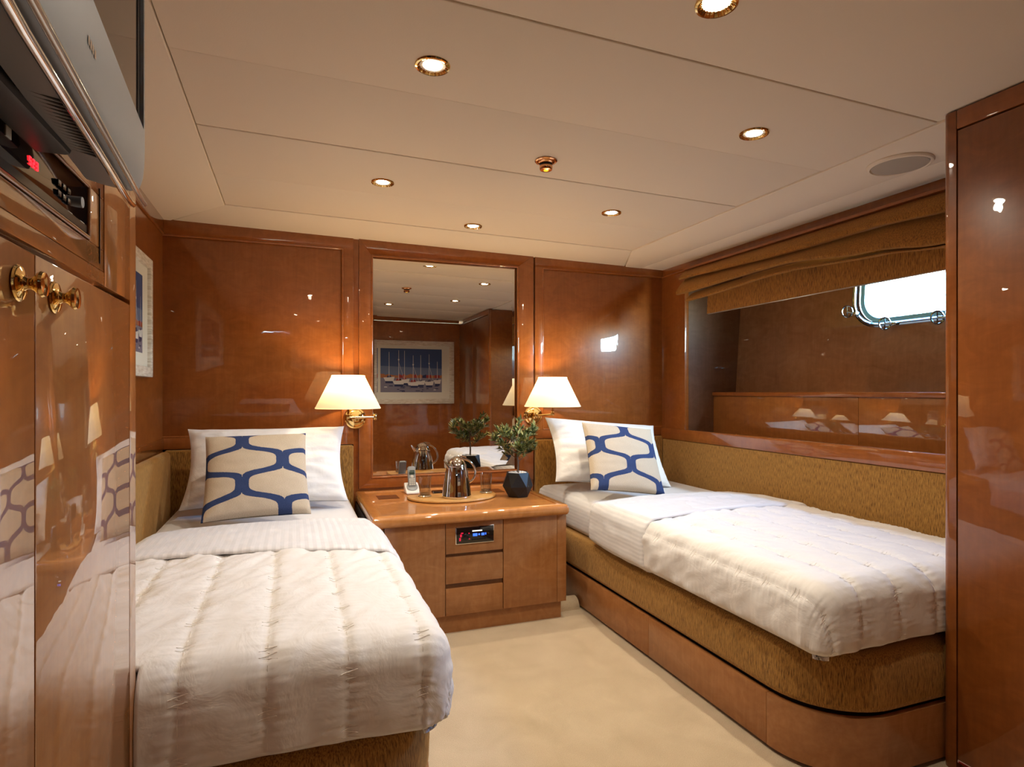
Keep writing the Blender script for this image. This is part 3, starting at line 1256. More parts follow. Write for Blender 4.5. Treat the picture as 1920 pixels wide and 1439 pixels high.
# car radio in the top drawer
rd = thing('radio', 'small black radio with blue display set in the top nightstand drawer', 'radio', (.812, 2.718, .46))
part(rd, 'bezel', MB().box(.717, .907, 2.716, 2.7195, .420, .503), M['chrome'], bevel=.0008)
part(rd, 'face', MB().box(.7205, .9035, 2.711, 2.716, .4235, .4995), M['gloss'], bevel=.001)
part(rd, 'knob', MB().lathe([(.016, 0), (.0155, -.005), (.012, -.007)], (.763, 2.711, .455), 20, 'y'), M['black'])
for (a, b, c, d, mt) in ((.797, .846, .477, .483, 'whiteled'), (.800, .822, .455, .468, 'blueled'), (.827, .835, .458, .466, 'blueled'),
                         (.842, .857, .456, .468, 'blueled'), (.861, .866, .458, .468, 'blueled'), (.733, .741, .437, .452, 'redled'),
                         (.737, .746, .455, .468, 'redled'), (.741, .753, .470, .476, 'redled'), (.778, .784, .468, .473, 'redled'),
                         (.780, .786, .442, .446, 'redled')):
    part(rd, 'display_mark', MB().box(a, b, 2.7104, 2.711, c, d), M[mt], smooth=0)
for i in range(6):
    part(rd, 'button', MB().box(.795 + i * .012, .804 + i * .012, 2.709, 2.711, .436, .442), M['black'])

# carpet wrapped pipe in the gap
pp = MB()
pp.rings([[(x, 2.86 + .055 * cos(a) , .055 * sin(a)) for a in [pi * i / 12 for i in range(13)]] for x in (1.294, 1.30, 1.405, 1.41)], True, True, True)
o = build(pp, 'pipe_cover', M['carpet'], origin=(1.35, 2.86, 0))
tag(o, 'small carpeted hump on the floor between nightstand and right bed', 'pipe cover')

# ------------------------------------------------------------------ wall lamps
def wall_lamp(label, px, sx, path, sy=3.30):
    t = thing('wall_lamp', label, 'lamp', (px, 3.482, .99), 'brass swing arm lamps')
    part(t, 'backplate', MB().lathe([(.062, 0), (.0625, -.004), (.058, -.010), (.050, -.0115), (.047, -.016), (.040, -.0185), (.012, -.020)], (px, 3.480, .99), 40, 'y'), M['brass'])
    mb = MB().box(px - .017, px + .017, 3.425, 3.466, .972, 1.012)
    part(t, 'body', mb, M['brass'], bevel=.003)
    mb = MB()
    mb.tube(path, .0058, 12)
    part(t, 'arm', mb, M['brass'])
    for q in path[1:-1]:
        part(t, 'joint', MB().lathe([(.009, -.016), (.0105, -.014), (.0105, .014), (.009, .016)], q, 16), M['brass'])
    part(t, 'stem', MB().lathe([(.010, -.012), (.011, -.008), (.011, .008), (.006, .012), (.006, .05), (.016, .055), (.016, .10)], (sx, sy, 1.008), 16), M['brass'])
    # shade
    n = 64
    mb = MB()
    z0, z1, r0, r1 = 1.050, 1.228, .170, .085
    R = []
    for (r, z) in ((r0 - .0015, z0 + .001), (r0, z0), (r0 + .0012, z0 + .004), (r0 - .002, z0 + .008), ((r0 + r1) / 2, (z0 + z1) / 2), (r1 + .002, z1 - .007), (r1 + .003, z1 - .003), (r1 + .0005, z1), (r1 - .001, z1 - .001)):
        R.append([(sx + r * cos(2 * pi * i / n), sy + r * sin(2 * pi * i / n), z) for i in range(n)])
    mb.rings(R, True, False, False)
    sh = part(t, 'lamp_shade', mb, M['shade'], smooth=60)
    m2 = MB()
    for k in range(3):
        a = 2 * pi * k / 3 + .4
        m2.tube([(sx, sy, 1.205), (sx + .084 * cos(a), sy + .084 * sin(a), 1.222)], .0013, 6)
    build(m2, 'spider', M['brass'], sh)
    part(t, 'bulb', MB().lathe([(.012, 1.095), (.016, 1.11), (.026, 1.135), (.022, 1.16), (.010, 1.172)], (sx, sy, 0), 16),
         simple('frosted bulb', (.9, .85, .7), .5, emit=(1, .75, .4), estr=6))
    L = bpy.data.lights.new('lamp bulb light', 'POINT')
    L.energy = SHADE_W
    L.color = SHADE_COL
    L.shadow_soft_size = .022
    lo = bpy.data.objects.new('bulb_light', L)
    COL.objects.link(lo)
    lo.parent = t
    lo.location = Vector((sx, sy, 1.182)) - t.location
    return t


wall_lamp('brass swing arm lamp with cream shade left of the mirror', .330, .278,
          [(.322, 3.44, .992), (.312, 3.395, .992), (.428, 3.375, 1.000), (.278, 3.30, 1.003)])
wall_lamp('brass swing arm lamp with cream shade right of the mirror', 1.421, 1.476,
          [(1.413, 3.44, .992), (1.395, 3.36, .995), (1.476, 3.30, 1.003)])

# ------------------------------------------------------------------ ceiling fittings
def downlight():
    t = thing('downlight', '', 'light', (0, 0, 0), 'halogen downlights in the ceiling')
    part(t, 'trim_ring', MB().lathe([(.0465, .001), (.0475, -.002), (.046, -.0055), (.041, -.0065), (.030, .004), (.0285, .010)], (0, 0, 0), 48, cap0=False, cap1=False, rib=.0), M['brass'])
    mb = MB()
    for i in range(24):
        a = 2 * pi * i / 24
        mb.tube([(.0415 * cos(a), .0415 * sin(a), -.0062), (.0315 * cos(a), .0315 * sin(a), .0018)], .0016, 5)
    part(t, 'fluting', mb, M['brass'])
    part(t, 'lamp_capsule', MB().lathe([(.0285, .004), (.026, -.001), (.018, -.0035), (.006, -.0045)], (0, 0, 0), 28), M['lens'])
    return t


LIGHTS = [((.350, 1.565), 'upper left of the ceiling, nearest the wall cabinet'),
          ((.884, 1.085), 'in the nearest ceiling panel, at the top edge of view'),
          ((1.430, 1.570), 'near the round speaker and right wardrobe'),
          ((.350, 2.51), 'over the left bed, second row from the mirror'),
          ((1.425, 2.50), 'over the aisle side of the right bed'),
          ((.880, 2.98), 'closest to the mirror')]
proto = downlight()
for i, ((x, y), where) in enumerate(LIGHTS):
    t = proto if i == 0 else copy_tree(proto)
    t.location = (x, y, zc(x) + .001)
    t.rotation_euler = (0, radians(.93), 0)
    t['label'] = 'brass ringed halogen downlight ' + where
    if i:
        continue
    L = bpy.data.lights.new('halogen beam', 'SPOT')
    L.energy = SPOT_W
    L.color = SPOT_COL
    L.spot_size = radians(150)
    L.spot_blend = 1.0
    L.shadow_soft_size = .02
    lo = bpy.data.objects.new('beam', L)
    COL.objects.link(lo)
    lo.parent = t
    lo.location = (0, 0, -.028)

sd = thing('smoke_detector', 'copper ringed round detector in the middle of the ceiling', 'detector', (.888, 2.045, zc(.888)))
part(sd, 'ring', MB().lathe([(.041, .001), (.042, -.002), (.038, -.005), (.033, -.004), (.030, -.009), (.025, -.011), (.024, -.004)], sd.location, 40, cap0=False, cap1=False), M['copper'])
part(sd, 'collar', MB().lathe([(.022, -.001), (.0225, -.018)], sd.location, 32), M['black'])
part(sd, 'cap', MB().lathe([(.0225, -.018), (.0245, -.020), (.0245, -.030), (.022, -.034), (.010, -.0355)], sd.location, 32), M['copper'])
part(sd, 'lens', MB().lathe([(.010, -.0352), (.008, -.0368), (.003, -.0375)], sd.location, 20), M['amber'])

spk = thing('ceiling_speaker', 'round cream speaker grille in the ceiling above the right bed', 'speaker', (2.092, 1.56, zc(2.09) - .004))
part(spk, 'rim', MB().lathe([(.106, .002), (.107, -.004), (.103, -.010), (.096, -.012), (.093, -.008), (.092, -.004)], spk.location, 56, cap0=False, cap1=False), M['ceiling'])
part(spk, 'grille', MB().lathe([(.093, -.004), (.090, -.0105), (.06, -.014), (.02, -.0155)], spk.location, 48), M['vinylgrey'])


# ------------------------------------------------------------------ things on the nightstand
ZT = .5705
tr = MB()
tp = []
for i in range(33):
    a = pi + pi * i / 32
    tp.append((.808 + .240 * cos(a), 3.13 + .185 * sin(a)))
tp += [(1.048, 3.17), (1.03, 3.20), (.586, 3.20), (.568, 3.17)]
o = build(loft(tp, [(.006, ZT), (.0, ZT + .004), (0, ZT + .010), (.002, ZT + .0125)]), 'tray', M['tray'], smooth=40, origin=(.81, 3.1, ZT))
tag(o, 'pale wooden boat-shaped tray holding the chrome jug and glasses', 'tray')
ZR = ZT + .0127

kx, ky = .812, 3.055
kt = thing('thermal_jug', 'polished chrome thermal jug with loop handle standing on the tray', 'jug', (kx, ky, ZR))
body = [(.060, 0), (.075, .001), (.0775, .006), (.0775, .013), (.0755, .018), (.0735, .045), (.070, .068), (.0675, .088), (.0635, .110), (.0595, .130), (.0550, .148), (.0505, .163)]
part(kt, 'body', MB().lathe(body, (kx, ky, ZR), 56), M['steel'])
part(kt, 'lid', MB().lathe([(.0505, .163), (.0512, .166), (.0490, .172), (.0440, .184), (.0370, .196), (.0275, .206), (.016, .213), (.006, .2155)], (kx, ky, ZR), 48), M['steel'])
# spout
mb = MB()
R = []
for t, rx, rz_ in ((0, .024, .030), (.35, .020, .024), (.7, .014, .015), (1, .008, .007)):
    c = Vector((kx - .036 - .034 * t, ky - .006 * t, ZR + .145 + .050 * t))
    R.append([(c.x + .3 * rx * cos(a) - .2 * rz_ * sin(a), c.y + rx * cos(a), c.z + rz_ * sin(a)) for a in [2 * pi * i / 20 for i in range(20)]])
mb.rings(R)
part(kt, 'spout', mb, M['steel'])
hp_ = [(.020, .209), (.034, .200), (.052, .196), (.070, .188), (.086, .172), (.098, .152), (.104, .130), (.102, .108), (.092, .090), (.078, .078), (.066, .072)]
part(kt, 'handle', MB().tube([(kx + a_, ky + .002, ZR + b_) for a_, b_ in hp_], .0062, 12), M['steel'])
part(kt, 'thumb_lever', MB().tube([(kx + .008, ky, ZR + .217), (kx + .03, ky, ZR + .216), (kx + .052, ky, ZR + .208)], .004, 10), M['steel'])


def tumbler(x, y, lab):
    c = MB().lathe([(.028, 0), (.034, .001), (.0345, .004), (.031, .007), (.010, .0065)], (x, y, ZR), 48, rib=.05, ribn=12)
    cst = build(c, 'coaster', simple('pressed glass coaster', (.45, .38, .28), .15, .6), origin=(x, y, ZR))
    tag(cst, 'small scalloped silver coaster under the tumbler ' + lab, 'coaster')
    z = ZR + .0072
    t = thing('tumbler', 'clear glass tumbler, ' + lab, 'glass', (x, y, z))
    part(t, 'bowl', MB().lathe([(.0265, .012), (.0275, .0), (.0285, .002), (.0305, .035), (.0335, .075), (.0355, .100), (.0345, .1012), (.0335, .100), (.031, .06), (.0275, .014), (.020, .010)], (x, y, z), 40, cap0=False, cap1=False), M['glass'])
    part(t, 'base', MB().lathe([(.024, .001), (.0272, .002), (.0272, .010), (.022, .012)], (x, y, z), 32), M['glass'])
    return t


tumbler(.658, 3.130, 'left of the chrome jug')
tumbler(1.000, 3.135, 'right of the chrome jug')

# cordless phone
px_, py_ = .628, 3.335
cr = thing('phone_cradle', 'white desk cradle holding the cordless handset at the counter back', 'phone base', (px_, py_, ZT))
mb = MB()
mb.prism([(-.05, 0), (.045, 0), (.045, .055), (.02, .050), (-.02, .022), (-.05, .012)], lambda p: (px_ - .039, py_ + p[0], ZT + p[1]), lambda p: (px_ + .039, py_ + p[0], ZT + p[1]))
part(cr, 'body', mb, M['white'], bevel=.006, seg=3)
part(cr, 'cup', MB().lathe([(.030, .0), (.031, .004), (.026, .006)], (0, 0, 0), 28).tf(Matrix.Translation((px_, py_ - .006, ZT + .034)) @ Matrix.Rotation(radians(35), 4, 'X')), M['grey'])
hs = thing('phone_handset', 'grey cordless phone handset standing in the white cradle', 'phone', (px_, py_, ZT + .03))
Mh = Matrix.Translation((px_, py_ - .004, ZT + .032)) @ Matrix.Rotation(radians(-16), 4, 'X')
part(hs, 'body', MB().prism(rrect(-.0215, .0215, 0, .118, .010), lambda p: (p[0], -.011, p[1]), lambda p: (p[0], .011, p[1])).tf(Mh), M['grey'], bevel=.004, seg=3)
part(hs, 'screen', MB().box(-.0155, .0155, -.0125, -.011, .070, .096).tf(Mh), M['lcd'], bevel=.001)
for r_ in range(4):
    for c_ in range(3):
        part(hs, 'key', MB().box(-.0165 + c_ * .0115, -.0075 + c_ * .0115, -.0128, -.011, .012 + r_ * .010, .0185 + r_ * .010).tf(Mh), M['key'])
part(hs, 'key', MB().lathe([(.009, 0), (.008, -.0015), (.004, -.002)], (0, -.011, .060), 16, 'y').tf(Mh), M['key'])
o = build(loft(rrect(.735, .800, 3.265, 3.335, .012), [(0, ZT), (0, ZT + .006), (.003, ZT + .008)]), 'wallet', M['gloss'], origin=(.77, 3.3, ZT))
tag(o, 'small flat black case lying behind the left glass and jug', 'case')

# olive bonsai
ox, oy = 1.150, 3.035
pt = thing('potted_olive', 'small olive tree in a faceted matt black pot on the nightstand', 'plant', (ox, oy, ZT))
mb = MB()
n = 6


def ring6(r, z, off):
    return [(ox + r * cos(2 * pi * (i + off) / n + .25), oy + r * sin(2 * pi * (i + off) / n + .25), ZT + z) for i in range(n)]


r0, r1, r2 = ring6(.058, 0, 0), ring6(.083, .058, .5), ring6(.064, .132, 0)
r3 = ring6(.058, .132, 0)
r4 = ring6(.056, .118, 0)
vs = r0 + r1 + r2 + r3 + r4
fs = [tuple(reversed(range(6)))]
for i in range(6):
    j = (i + 1) % 6
    fs += [(i, j, 6 + i), (6 + i, j, 6 + j), (6 + i, 6 + j, 12 + j), (6 + i, 12 + j, 12 + i)]
    fs += [(12 + i, 12 + j, 18 + j, 18 + i), (18 + i, 18 + j, 24 + j, 24 + i)]
mb.add(vs, fs)
part(pt, 'pot', mb, M['blackmatte'], smooth=0, bevel=.0012)
mb = MB()
mb.lathe([(.052, .112), (.050, .120), (.02, .124)], (ox, oy, ZT), 24)
for i in range(70):
    a, r = random.uniform(0, 2 * pi), .050 * math.sqrt(random.random())
    s_ = random.uniform(.005, .009)
    mb.lathe([(s_ * .4, -s_ * .6), (s_, -s_ * .1), (s_ * .8, s_ * .4), (s_ * .25, s_ * .65)], (ox + r * cos(a), oy + r * sin(a), ZT + .125 + random.uniform(0, .004)), 7)
part(pt, 'pebbles', mb, M['pebble'], kind='stuff')
tk = MB()
trunk = [(ox, oy, ZT + .118), (ox + .002, oy, ZT + .17), (ox - .002, oy + .002, ZT + .225), (ox - .002, oy, ZT + .275), (ox + .001, oy, ZT + .318)]
tk.tube(trunk, [.0062, .0055, .005, .004, .002], 8)
tips = []
rnd = random.Random(11)
for k in range(19):
    b0 = Vector(trunk[2]).lerp(Vector(trunk[4]), rnd.random() ** .8)
    if k < 3:
        b0 = Vector(trunk[1]).lerp(Vector(trunk[2]), .3 + .3 * k)
    a = k * 2.4 + rnd.uniform(-.3, .3)
    ln = rnd.uniform(.07, .115) if k >= 3 else .07
    e = b0 + Vector((cos(a) * ln, sin(a) * ln * .9, rnd.uniform(.025, .075)))
    m_ = (b0 + e) / 2 + Vector((0, 0, -.008))
    tk.tube([b0, m_, e], [.0026, .002, .0011], 5)
    tips.append((b0, m_, e))
    for q in range(3):
        s0 = m_.lerp(e, rnd.random())
        a2 = a + rnd.uniform(-1.2, 1.2)
        e2 = s0 + Vector((cos(a2) * .04, sin(a2) * .04, rnd.uniform(.0, .04)))
        tk.tube([s0, e2], [.0014, .0007], 4)
        tips.append((s0, s0.lerp(e2, .5), e2))
part(pt, 'trunk', tk, M['bark'], label='slender grey brown trunk with branches')
lf = MB()


def leaf(p, d, L_, w):
    d = d.normalized()
    up = Vector((rnd.uniform(-.5, .5), rnd.uniform(-.5, .5), 1))
    s_ = d.cross(up).normalized() * w
    nrm_ = s_.cross(d).normalized() * w * .25
    v = [p, p + d * L_ * .3 + s_, p + d * L_ * .65 + s_ * .9, p + d * L_, p + d * L_ * .65 - s_ * .9, p + d * L_ * .3 - s_, p + d * L_ * .5 - nrm_]
    lf.add([tuple(x) for x in v], [(0, 1, 6), (1, 2, 6), (2, 3, 6), (3, 4, 6), (4, 5, 6), (5, 0, 6)])


for (a_, m_, e_) in tips:
    dr = (e_ - a_).normalized()
    nn_ = 24 if (e_ - a_).length > .06 else 14
    for q in range(nn_):
        t_ = .35 + .65 * q / (nn_ - 1)
        p = a_.lerp(m_, t_ * 2) if t_ < .5 else m_.lerp(e_, t_ * 2 - 1)
        dd = dr * .6 + Vector((rnd.uniform(-1, 1), rnd.uniform(-1, 1), rnd.uniform(-.3, 1.0)))
        leaf(p, dd, rnd.uniform(.026, .042), rnd.uniform(.0040, .0062))
    leaf(e_, dr, .03, .0035)
part(pt, 'foliage', lf, M['leaf'], kind='stuff', smooth=0, recalc=False)

# ------------------------------------------------------------------ left cabinet
cb = thing('tall_cabinet', 'high gloss cherry cabinet with brass knobs under the television', 'cabinet', (-.46, .6, 0))
CY1 = 1.372
part(cb, 'carcass', MB().box(XL + .001, -.315, -.2, CY1 - .004, 0, zc(-.45) - .006), M['wood'], smooth=0)
# corner post with rounded edge
mb = MB()
pts = [(-.315, 1.308), (CABX, 1.308)]
for i in range(9):
    a = pi / 2 * i / 8
    pts.append((CABX - .022 * (1 - cos(a)), CY1 - .022 * (1 - sin(a))))
pts += [(-.315, CY1)]
mb.prism(pts, lambda p: (p[0], p[1], 0), lambda p: (p[0], p[1], zc(-.3) - .006))
part(cb, 'corner_post', mb, M['cabwood'], smooth=50)
for (a, b) in ((.8685, 1.3055), (.428, .8655), (-.012, .4255)):
    d_ = part(cb, 'door', MB().box(-.312, CABX, a, b, .03, 1.305), M['cabwood'], bevel=.0018)
    if b < .5:
        continue
    ky_ = .926 if b > 1 else .818
    kz = 1.262
    mb = MB().lathe([(.0175, 0), (.0195, .002), (.0185, .004), (.013, .006), (.0085, .007), (.0065, .010), (.0065, .013), (.0095, .017), (.0135, .020), (.015, .023), (.0135, .026), (.006, .0275)],
                    (CABX, ky_, kz), 32, 'x')
    build(mb, 'knob', M['brass'], d_)
    m2 = MB().lathe([(.0195, 0), (.021, .0015), (.0195, .003)], (CABX, ky_, kz), 32, 'x')
    build(m2, 'knob_rose', M['brass'], d_)
fx0, fx1 = -.312, CABX + .0
oy0, oy1, oz0, oz1 = .30, 1.066, 1.380, 1.448
part(cb, 'fascia', MB().box(fx0, fx1, 1.147, 1.3065, 1.313, zc(-.3) - .006), M['cabwood'], bevel=.001)
part(cb, 'fascia', MB().box(fx0, fx1, -.012, 1.145, 1.313, 1.335), M['cabwood'], bevel=.001)
part(cb, 'fascia', MB().box(fx0, fx1, -.012, 1.145, 1.483, zc(-.3) - .006), M['cabwood'], bevel=.001)
# framed niche: outer frame boards and inner moulding
part(cb, 'niche_frame', MB().box(fx0, fx1 - .001, -.012, 1.1445, 1.3365, oz0 - .010), M['cabwood'], bevel=.0015)
part(cb, 'niche_frame', MB().box(fx0, fx1 - .001, -.012, 1.1445, oz1 + .006, 1.4815), M['woody'], bevel=.0015)
part(cb, 'niche_frame', MB().box(fx0, fx1 - .001, oy1 + .008, 1.1445, oz0 - .0095, oz1 + .0055), M['cabwood'], bevel=.0015)
for pts in ([(CABX, -.012, oz0 - .006), (CABX, oy1 + .004, oz0 - .006)], [(CABX, -.012, oz1 + .004), (CABX, oy1 + .004, oz1 + .004)],
            [(CABX, oy1 + .004, oz0 - .006), (CABX, oy1 + .004, oz1 + .004)]):
    part(cb, 'niche_bead', MB().tube([(CABX - .001, p_[1], p_[2]) for p_ in pts], .003, 10), M['cabwood'])
part(cb, 'frame_groove', MB().box(-.300, CABX + .0006, 1.120, 1.1225, 1.345, 1.465), M['groove'])

av = thing('media_player', 'black gloss media player with red digits set in the cabinet niche', 'player', (-.29, .7, oz0))
part(av, 'face', MB().box(-.311, -.2925, .30, oy1 + .001, oz0 - .003, oz1 + .001), M['gloss'], bevel=.002)
part(av, 'trim', MB().box(-.2925, -.2915, .30, oy1 - .004, oz0 - .001, oz0 + .010), M['black'])
seg = MB()


def seg_digit(y, z, h, on):
    w = h * .55
    t = h * .13
    S = {'a': (y, y + w, z + h - t, z + h), 'g': (y, y + w, z + h / 2 - t / 2, z + h / 2 + t / 2), 'd': (y, y + w, z, z + t),
         'f': (y, y + t, z + h / 2, z + h), 'b': (y + w - t, y + w, z + h / 2, z + h), 'e': (y, y + t, z, z + h / 2), 'c': (y + w - t, y + w, z, z + h / 2)}
    for k in on:
        a, b, c, d = S[k]
        seg.box(-.2925, -.2916, a, b, c, d)


seg_digit(.856, 1.409, .010, 'afgcd')
seg_digit(.866, 1.409, .010, 'abged')
seg_digit(.876, 1.409, .010, 'abgcd')
part(av, 'digits', seg, M['led'], smooth=0, label='glowing red digits')
for i in range(2):
    for j in range(3):
        part(av, 'button', MB().box(-.2925, -.2910, .945 + j * .018, .957 + j * .018, 1.400 + i * .014, 1.408 + i * .014), M['black'], bevel=.0007)
part(av, 'dial', MB().lathe([(.008, 0), (.0078, .0008), (.006, .001)], (-.2925, 1.045, 1.420), 24, 'x'), M['silver'])
for (a, b, c, d) in ((.795, .808, 1.418, 1.430), (.90, .918, 1.387, 1.3895), (.985, 1.002, 1.3885, 1.391), (1.035, 1.053, 1.3885, 1.391)):
    part(av, 'mark', MB().box(-.2925, -.2918, a, b, c, d), M['key'], smooth=0)

# ------------------------------------------------------------------ television
TVY, TVX = 1.050, -.212
tvd = Vector((.068, -1, 0)).normalized()      # from far edge towards the camera
tvn = Vector((1, .068, 0)).normalized()       # out of the screen
tv = thing('television', 'silver flat television mounted over the left cabinet, seen from its end', 'television', (TVX, .72, 1.42))


def T(a, out, z):
    """a: metres from the far edge towards the camera; out: out of the face"""
    p = Vector((TVX, TVY, 0)) + tvd * a + tvn * out
    return (p.x, p.y, z)


tz0, tz1, tl = 1.424, 1.89, .70


def tvloop(ins, zlo=0, rr=.085):
    pts = []
    r = max(rr - ins, .006)
    a0, a1, b0, b1 = ins, tl - ins, tz0 + ins + zlo, tz1 - ins
    for ca, cz_, s0 in ((a1 - r, b1 - r, 0), (a0 + r, b1 - r, 90), (a0 + r, b0 + r, 180), (a1 - r, b0 + r, 270)):
        for i in range(9):
            an = radians(s0 + 90 * i / 8)
            pts.append((ca + r * cos(an) * (1.0), cz_ + r * sin(an)))
    return pts


def tloop(ins, out, zlo=0, rr=.085):
    return [T(a, out, z) for a, z in tvloop(ins, zlo, rr)]


mb = MB()
mb.rings([tloop(.030, -.060, -.022), tloop(.012, -.042, -.008), tloop(.001, -.020), tloop(0, -.010), tloop(.003, -.002), tloop(.008, 0)], True, True, False)
sc_a0, sc_a1, sc_z0, sc_z1 = .018, .682, 1.535, 1.87
o2 = [T(min(max(a, sc_a0), sc_a1), .0, min(max(z, sc_z0), sc_z1)) for a, z in tvloop(.008)]
o3 = [T(min(max(a, sc_a0), sc_a1), -.006, min(max(z, sc_z0), sc_z1)) for a, z in tvloop(.008)]
mb.rings([tloop(.008, 0), o2, o3], True, False, False)
part(tv, 'housing', mb, M['silver'], merge=.0001, smooth=35)
part(tv, 'screen', MB().add([T(a, -.005, z) for a, z in ((sc_a0, sc_z0), (sc_a1, sc_z0), (sc_a1, sc_z1), (sc_a0, sc_z1))] +
                            [T(a, -.012, z) for a, z in ((sc_a0, sc_z0), (sc_a1, sc_z0), (sc_a1, sc_z1), (sc_a0, sc_z1))],
                            [(0, 1, 2, 3), (7, 6, 5, 4), (0, 4, 5, 1), (1, 5, 6, 2), (2, 6, 7, 3), (3, 7, 4, 0)]), M['gloss'], smooth=0)
part(tv, 'screen_border', MB().add([T(a, -.0045, z) for a, z in ((sc_a0, sc_z0), (sc_a0 + .022, sc_z0), (sc_a0 + .022, sc_z1), (sc_a0, sc_z1))], [(0, 1, 2, 3)]), M['black'], smooth=0)
# clear rim strip along the bottom
mb = MB().tube([T(.020, .001, tz0 - .002), T(.05, .002, tz0 - .006), T(.2, .003, tz0 - .008), T(.5, .003, tz0 - .008), T(.68, .001, tz0 - .003)], .0038, 10)
part(tv, 'chrome_strip', mb, M['silver2'])
mb = MB().tube([T(.02, -.014, tz0 - .004), T(.05, -.014, tz0 - .008), T(.5, -.014, tz0 - .009), T(.68, -.012, tz0 - .004)], .0048, 10)
part(tv, 'rim_strip', mb, M['chrome'])
# back shell, vents, bracket, logo, lights
mb = MB()
R = []
for out, ins, zl in ((-.050, .03, -.020), (-.072, .045, -.020), (-.0775, .07, -.030)):
    R.append([T(a, out, z) for a, z in tvloop(ins, zl, .09)])
mb.rings(R, True, True, True)
part(tv, 'back_shell', mb, M['silver'], smooth=50)
vm = MB()
for i in range(16):
    a = .20 + i * .010
    p0, p1 = T(a, -.024, tz0 + .001), T(a + .0, -.068, tz0 + .012)
    vm.tube([p0, p1], .0018, 5)
part(tv, 'vent_ribs', vm, M['black'], label='dark ribbed speaker vents')
part(tv, 'bracket', MB().box(-.289, -.250, .20, .86, 1.424, 1.80), M['blackmatte'], bevel=.006)
part(tv, 'cable', MB().tube([T(.42, -.05, 1.46), T(.40, -.06, 1.445), T(.35, -.065, 1.44), T(.28, -.06, 1.455), T(.24, -.06, 1.47)], .004, 8), M['black'])
for k, (a, w) in enumerate(((.335, .006), (.345, .005), (.353, .006), (.362, .005))):
    part(tv, 'logo_letter', MB().add([T(a, .001, 1.478), T(a + w, .001, 1.478), T(a + w, .001, 1.487), T(a, .001, 1.487)], [(0, 1, 2, 3)]), M['chrome'], smooth=0)

# ------------------------------------------------------------------ right wardrobe
wd = thing('wardrobe', 'full height cherry wardrobe cut by the right edge of view', 'wardrobe', (2.1, .6, 0))
WX, WY = 1.868, 1.258
part(wd, 'carcass', MB().box(1.892, XR + .02, .095, WY - .003, 0, zc(2.1) - .008), M['ward'], smooth=0)
mb = MB()
pts = [(1.893, WY), (1.893, 1.216), (WX, 1.216)]
for i in range(9):
    a = pi / 2 * i / 8
    pts.append((WX + .022 * (1 - cos(a)), WY - .022 * (1 - sin(a))))
mb.prism(pts, lambda p: (p[0], p[1], 0), lambda p: (p[0], p[1], zc(1.88) - .003))
part(wd, 'corner_post', mb, M['ward'], smooth=50)
part(wd, 'top_rail', MB().box(WX, 1.892, .095, 1.2145, 1.928, zc(1.88) - .003), M['woody'], bevel=.001)
part(wd, 'door', MB().box(WX + .001, 1.892, .66, 1.2125, .03, 1.923), M['ward'], bevel=.0015)
part(wd, 'door', MB().box(WX + .001, 1.892, .10, .657, .03, 1.923), M['ward'], bevel=.0015)
st_ = thing('warning_sticker', 'small red sticker with white edge low on the right wardrobe door', 'sticker', (WX, 1.18, .02))
mb = MB().box(WX - .0004, WX + .0009, 1.10, 1.210, -.04 + .075, .0365 - .0)
build(MB().box(WX - .0006, WX + .0010, 1.135, 1.2115, .0305, .0375), 'border', M['stickw'], st_, smooth=0)
build(MB().box(WX - .0010, WX + .0010, 1.137, 1.2085, .0308, .0355), 'face', M['red'], st_, smooth=0)

# ------------------------------------------------------------------ rear wall, entrance lobby (seen in the mirror only)
wre = structure('wall_rear', 'cherry wall opposite the mirror')
part(wre, 'panel', MB().box(.46, 1.90, .04, .09, 0, 1.955), M['wood'], smooth=0)
part(wre, 'rail', slant_rail(.46, 1.866, .096, 1.957, y1=.04), M['woodx'])
wlo = structure('wall_lobby', 'plain cherry walls of the entrance lobby')
part(wlo, 'panel', MB().box(.46, .50, -1.3, .04, 0, 2.0), M['wood'], smooth=0)
part(wlo, 'panel', MB().box(-.67, -.63, -1.3, -.0, 0, 2.01), M['wood'], smooth=0)
dr1 = structure('door_1', 'cherry cabin door at the end of the lobby')
part(dr1, 'door_leaf', MB().box(-.63, .46, -1.3, -1.26, 0, 2.01), M['wood'], smooth=0)


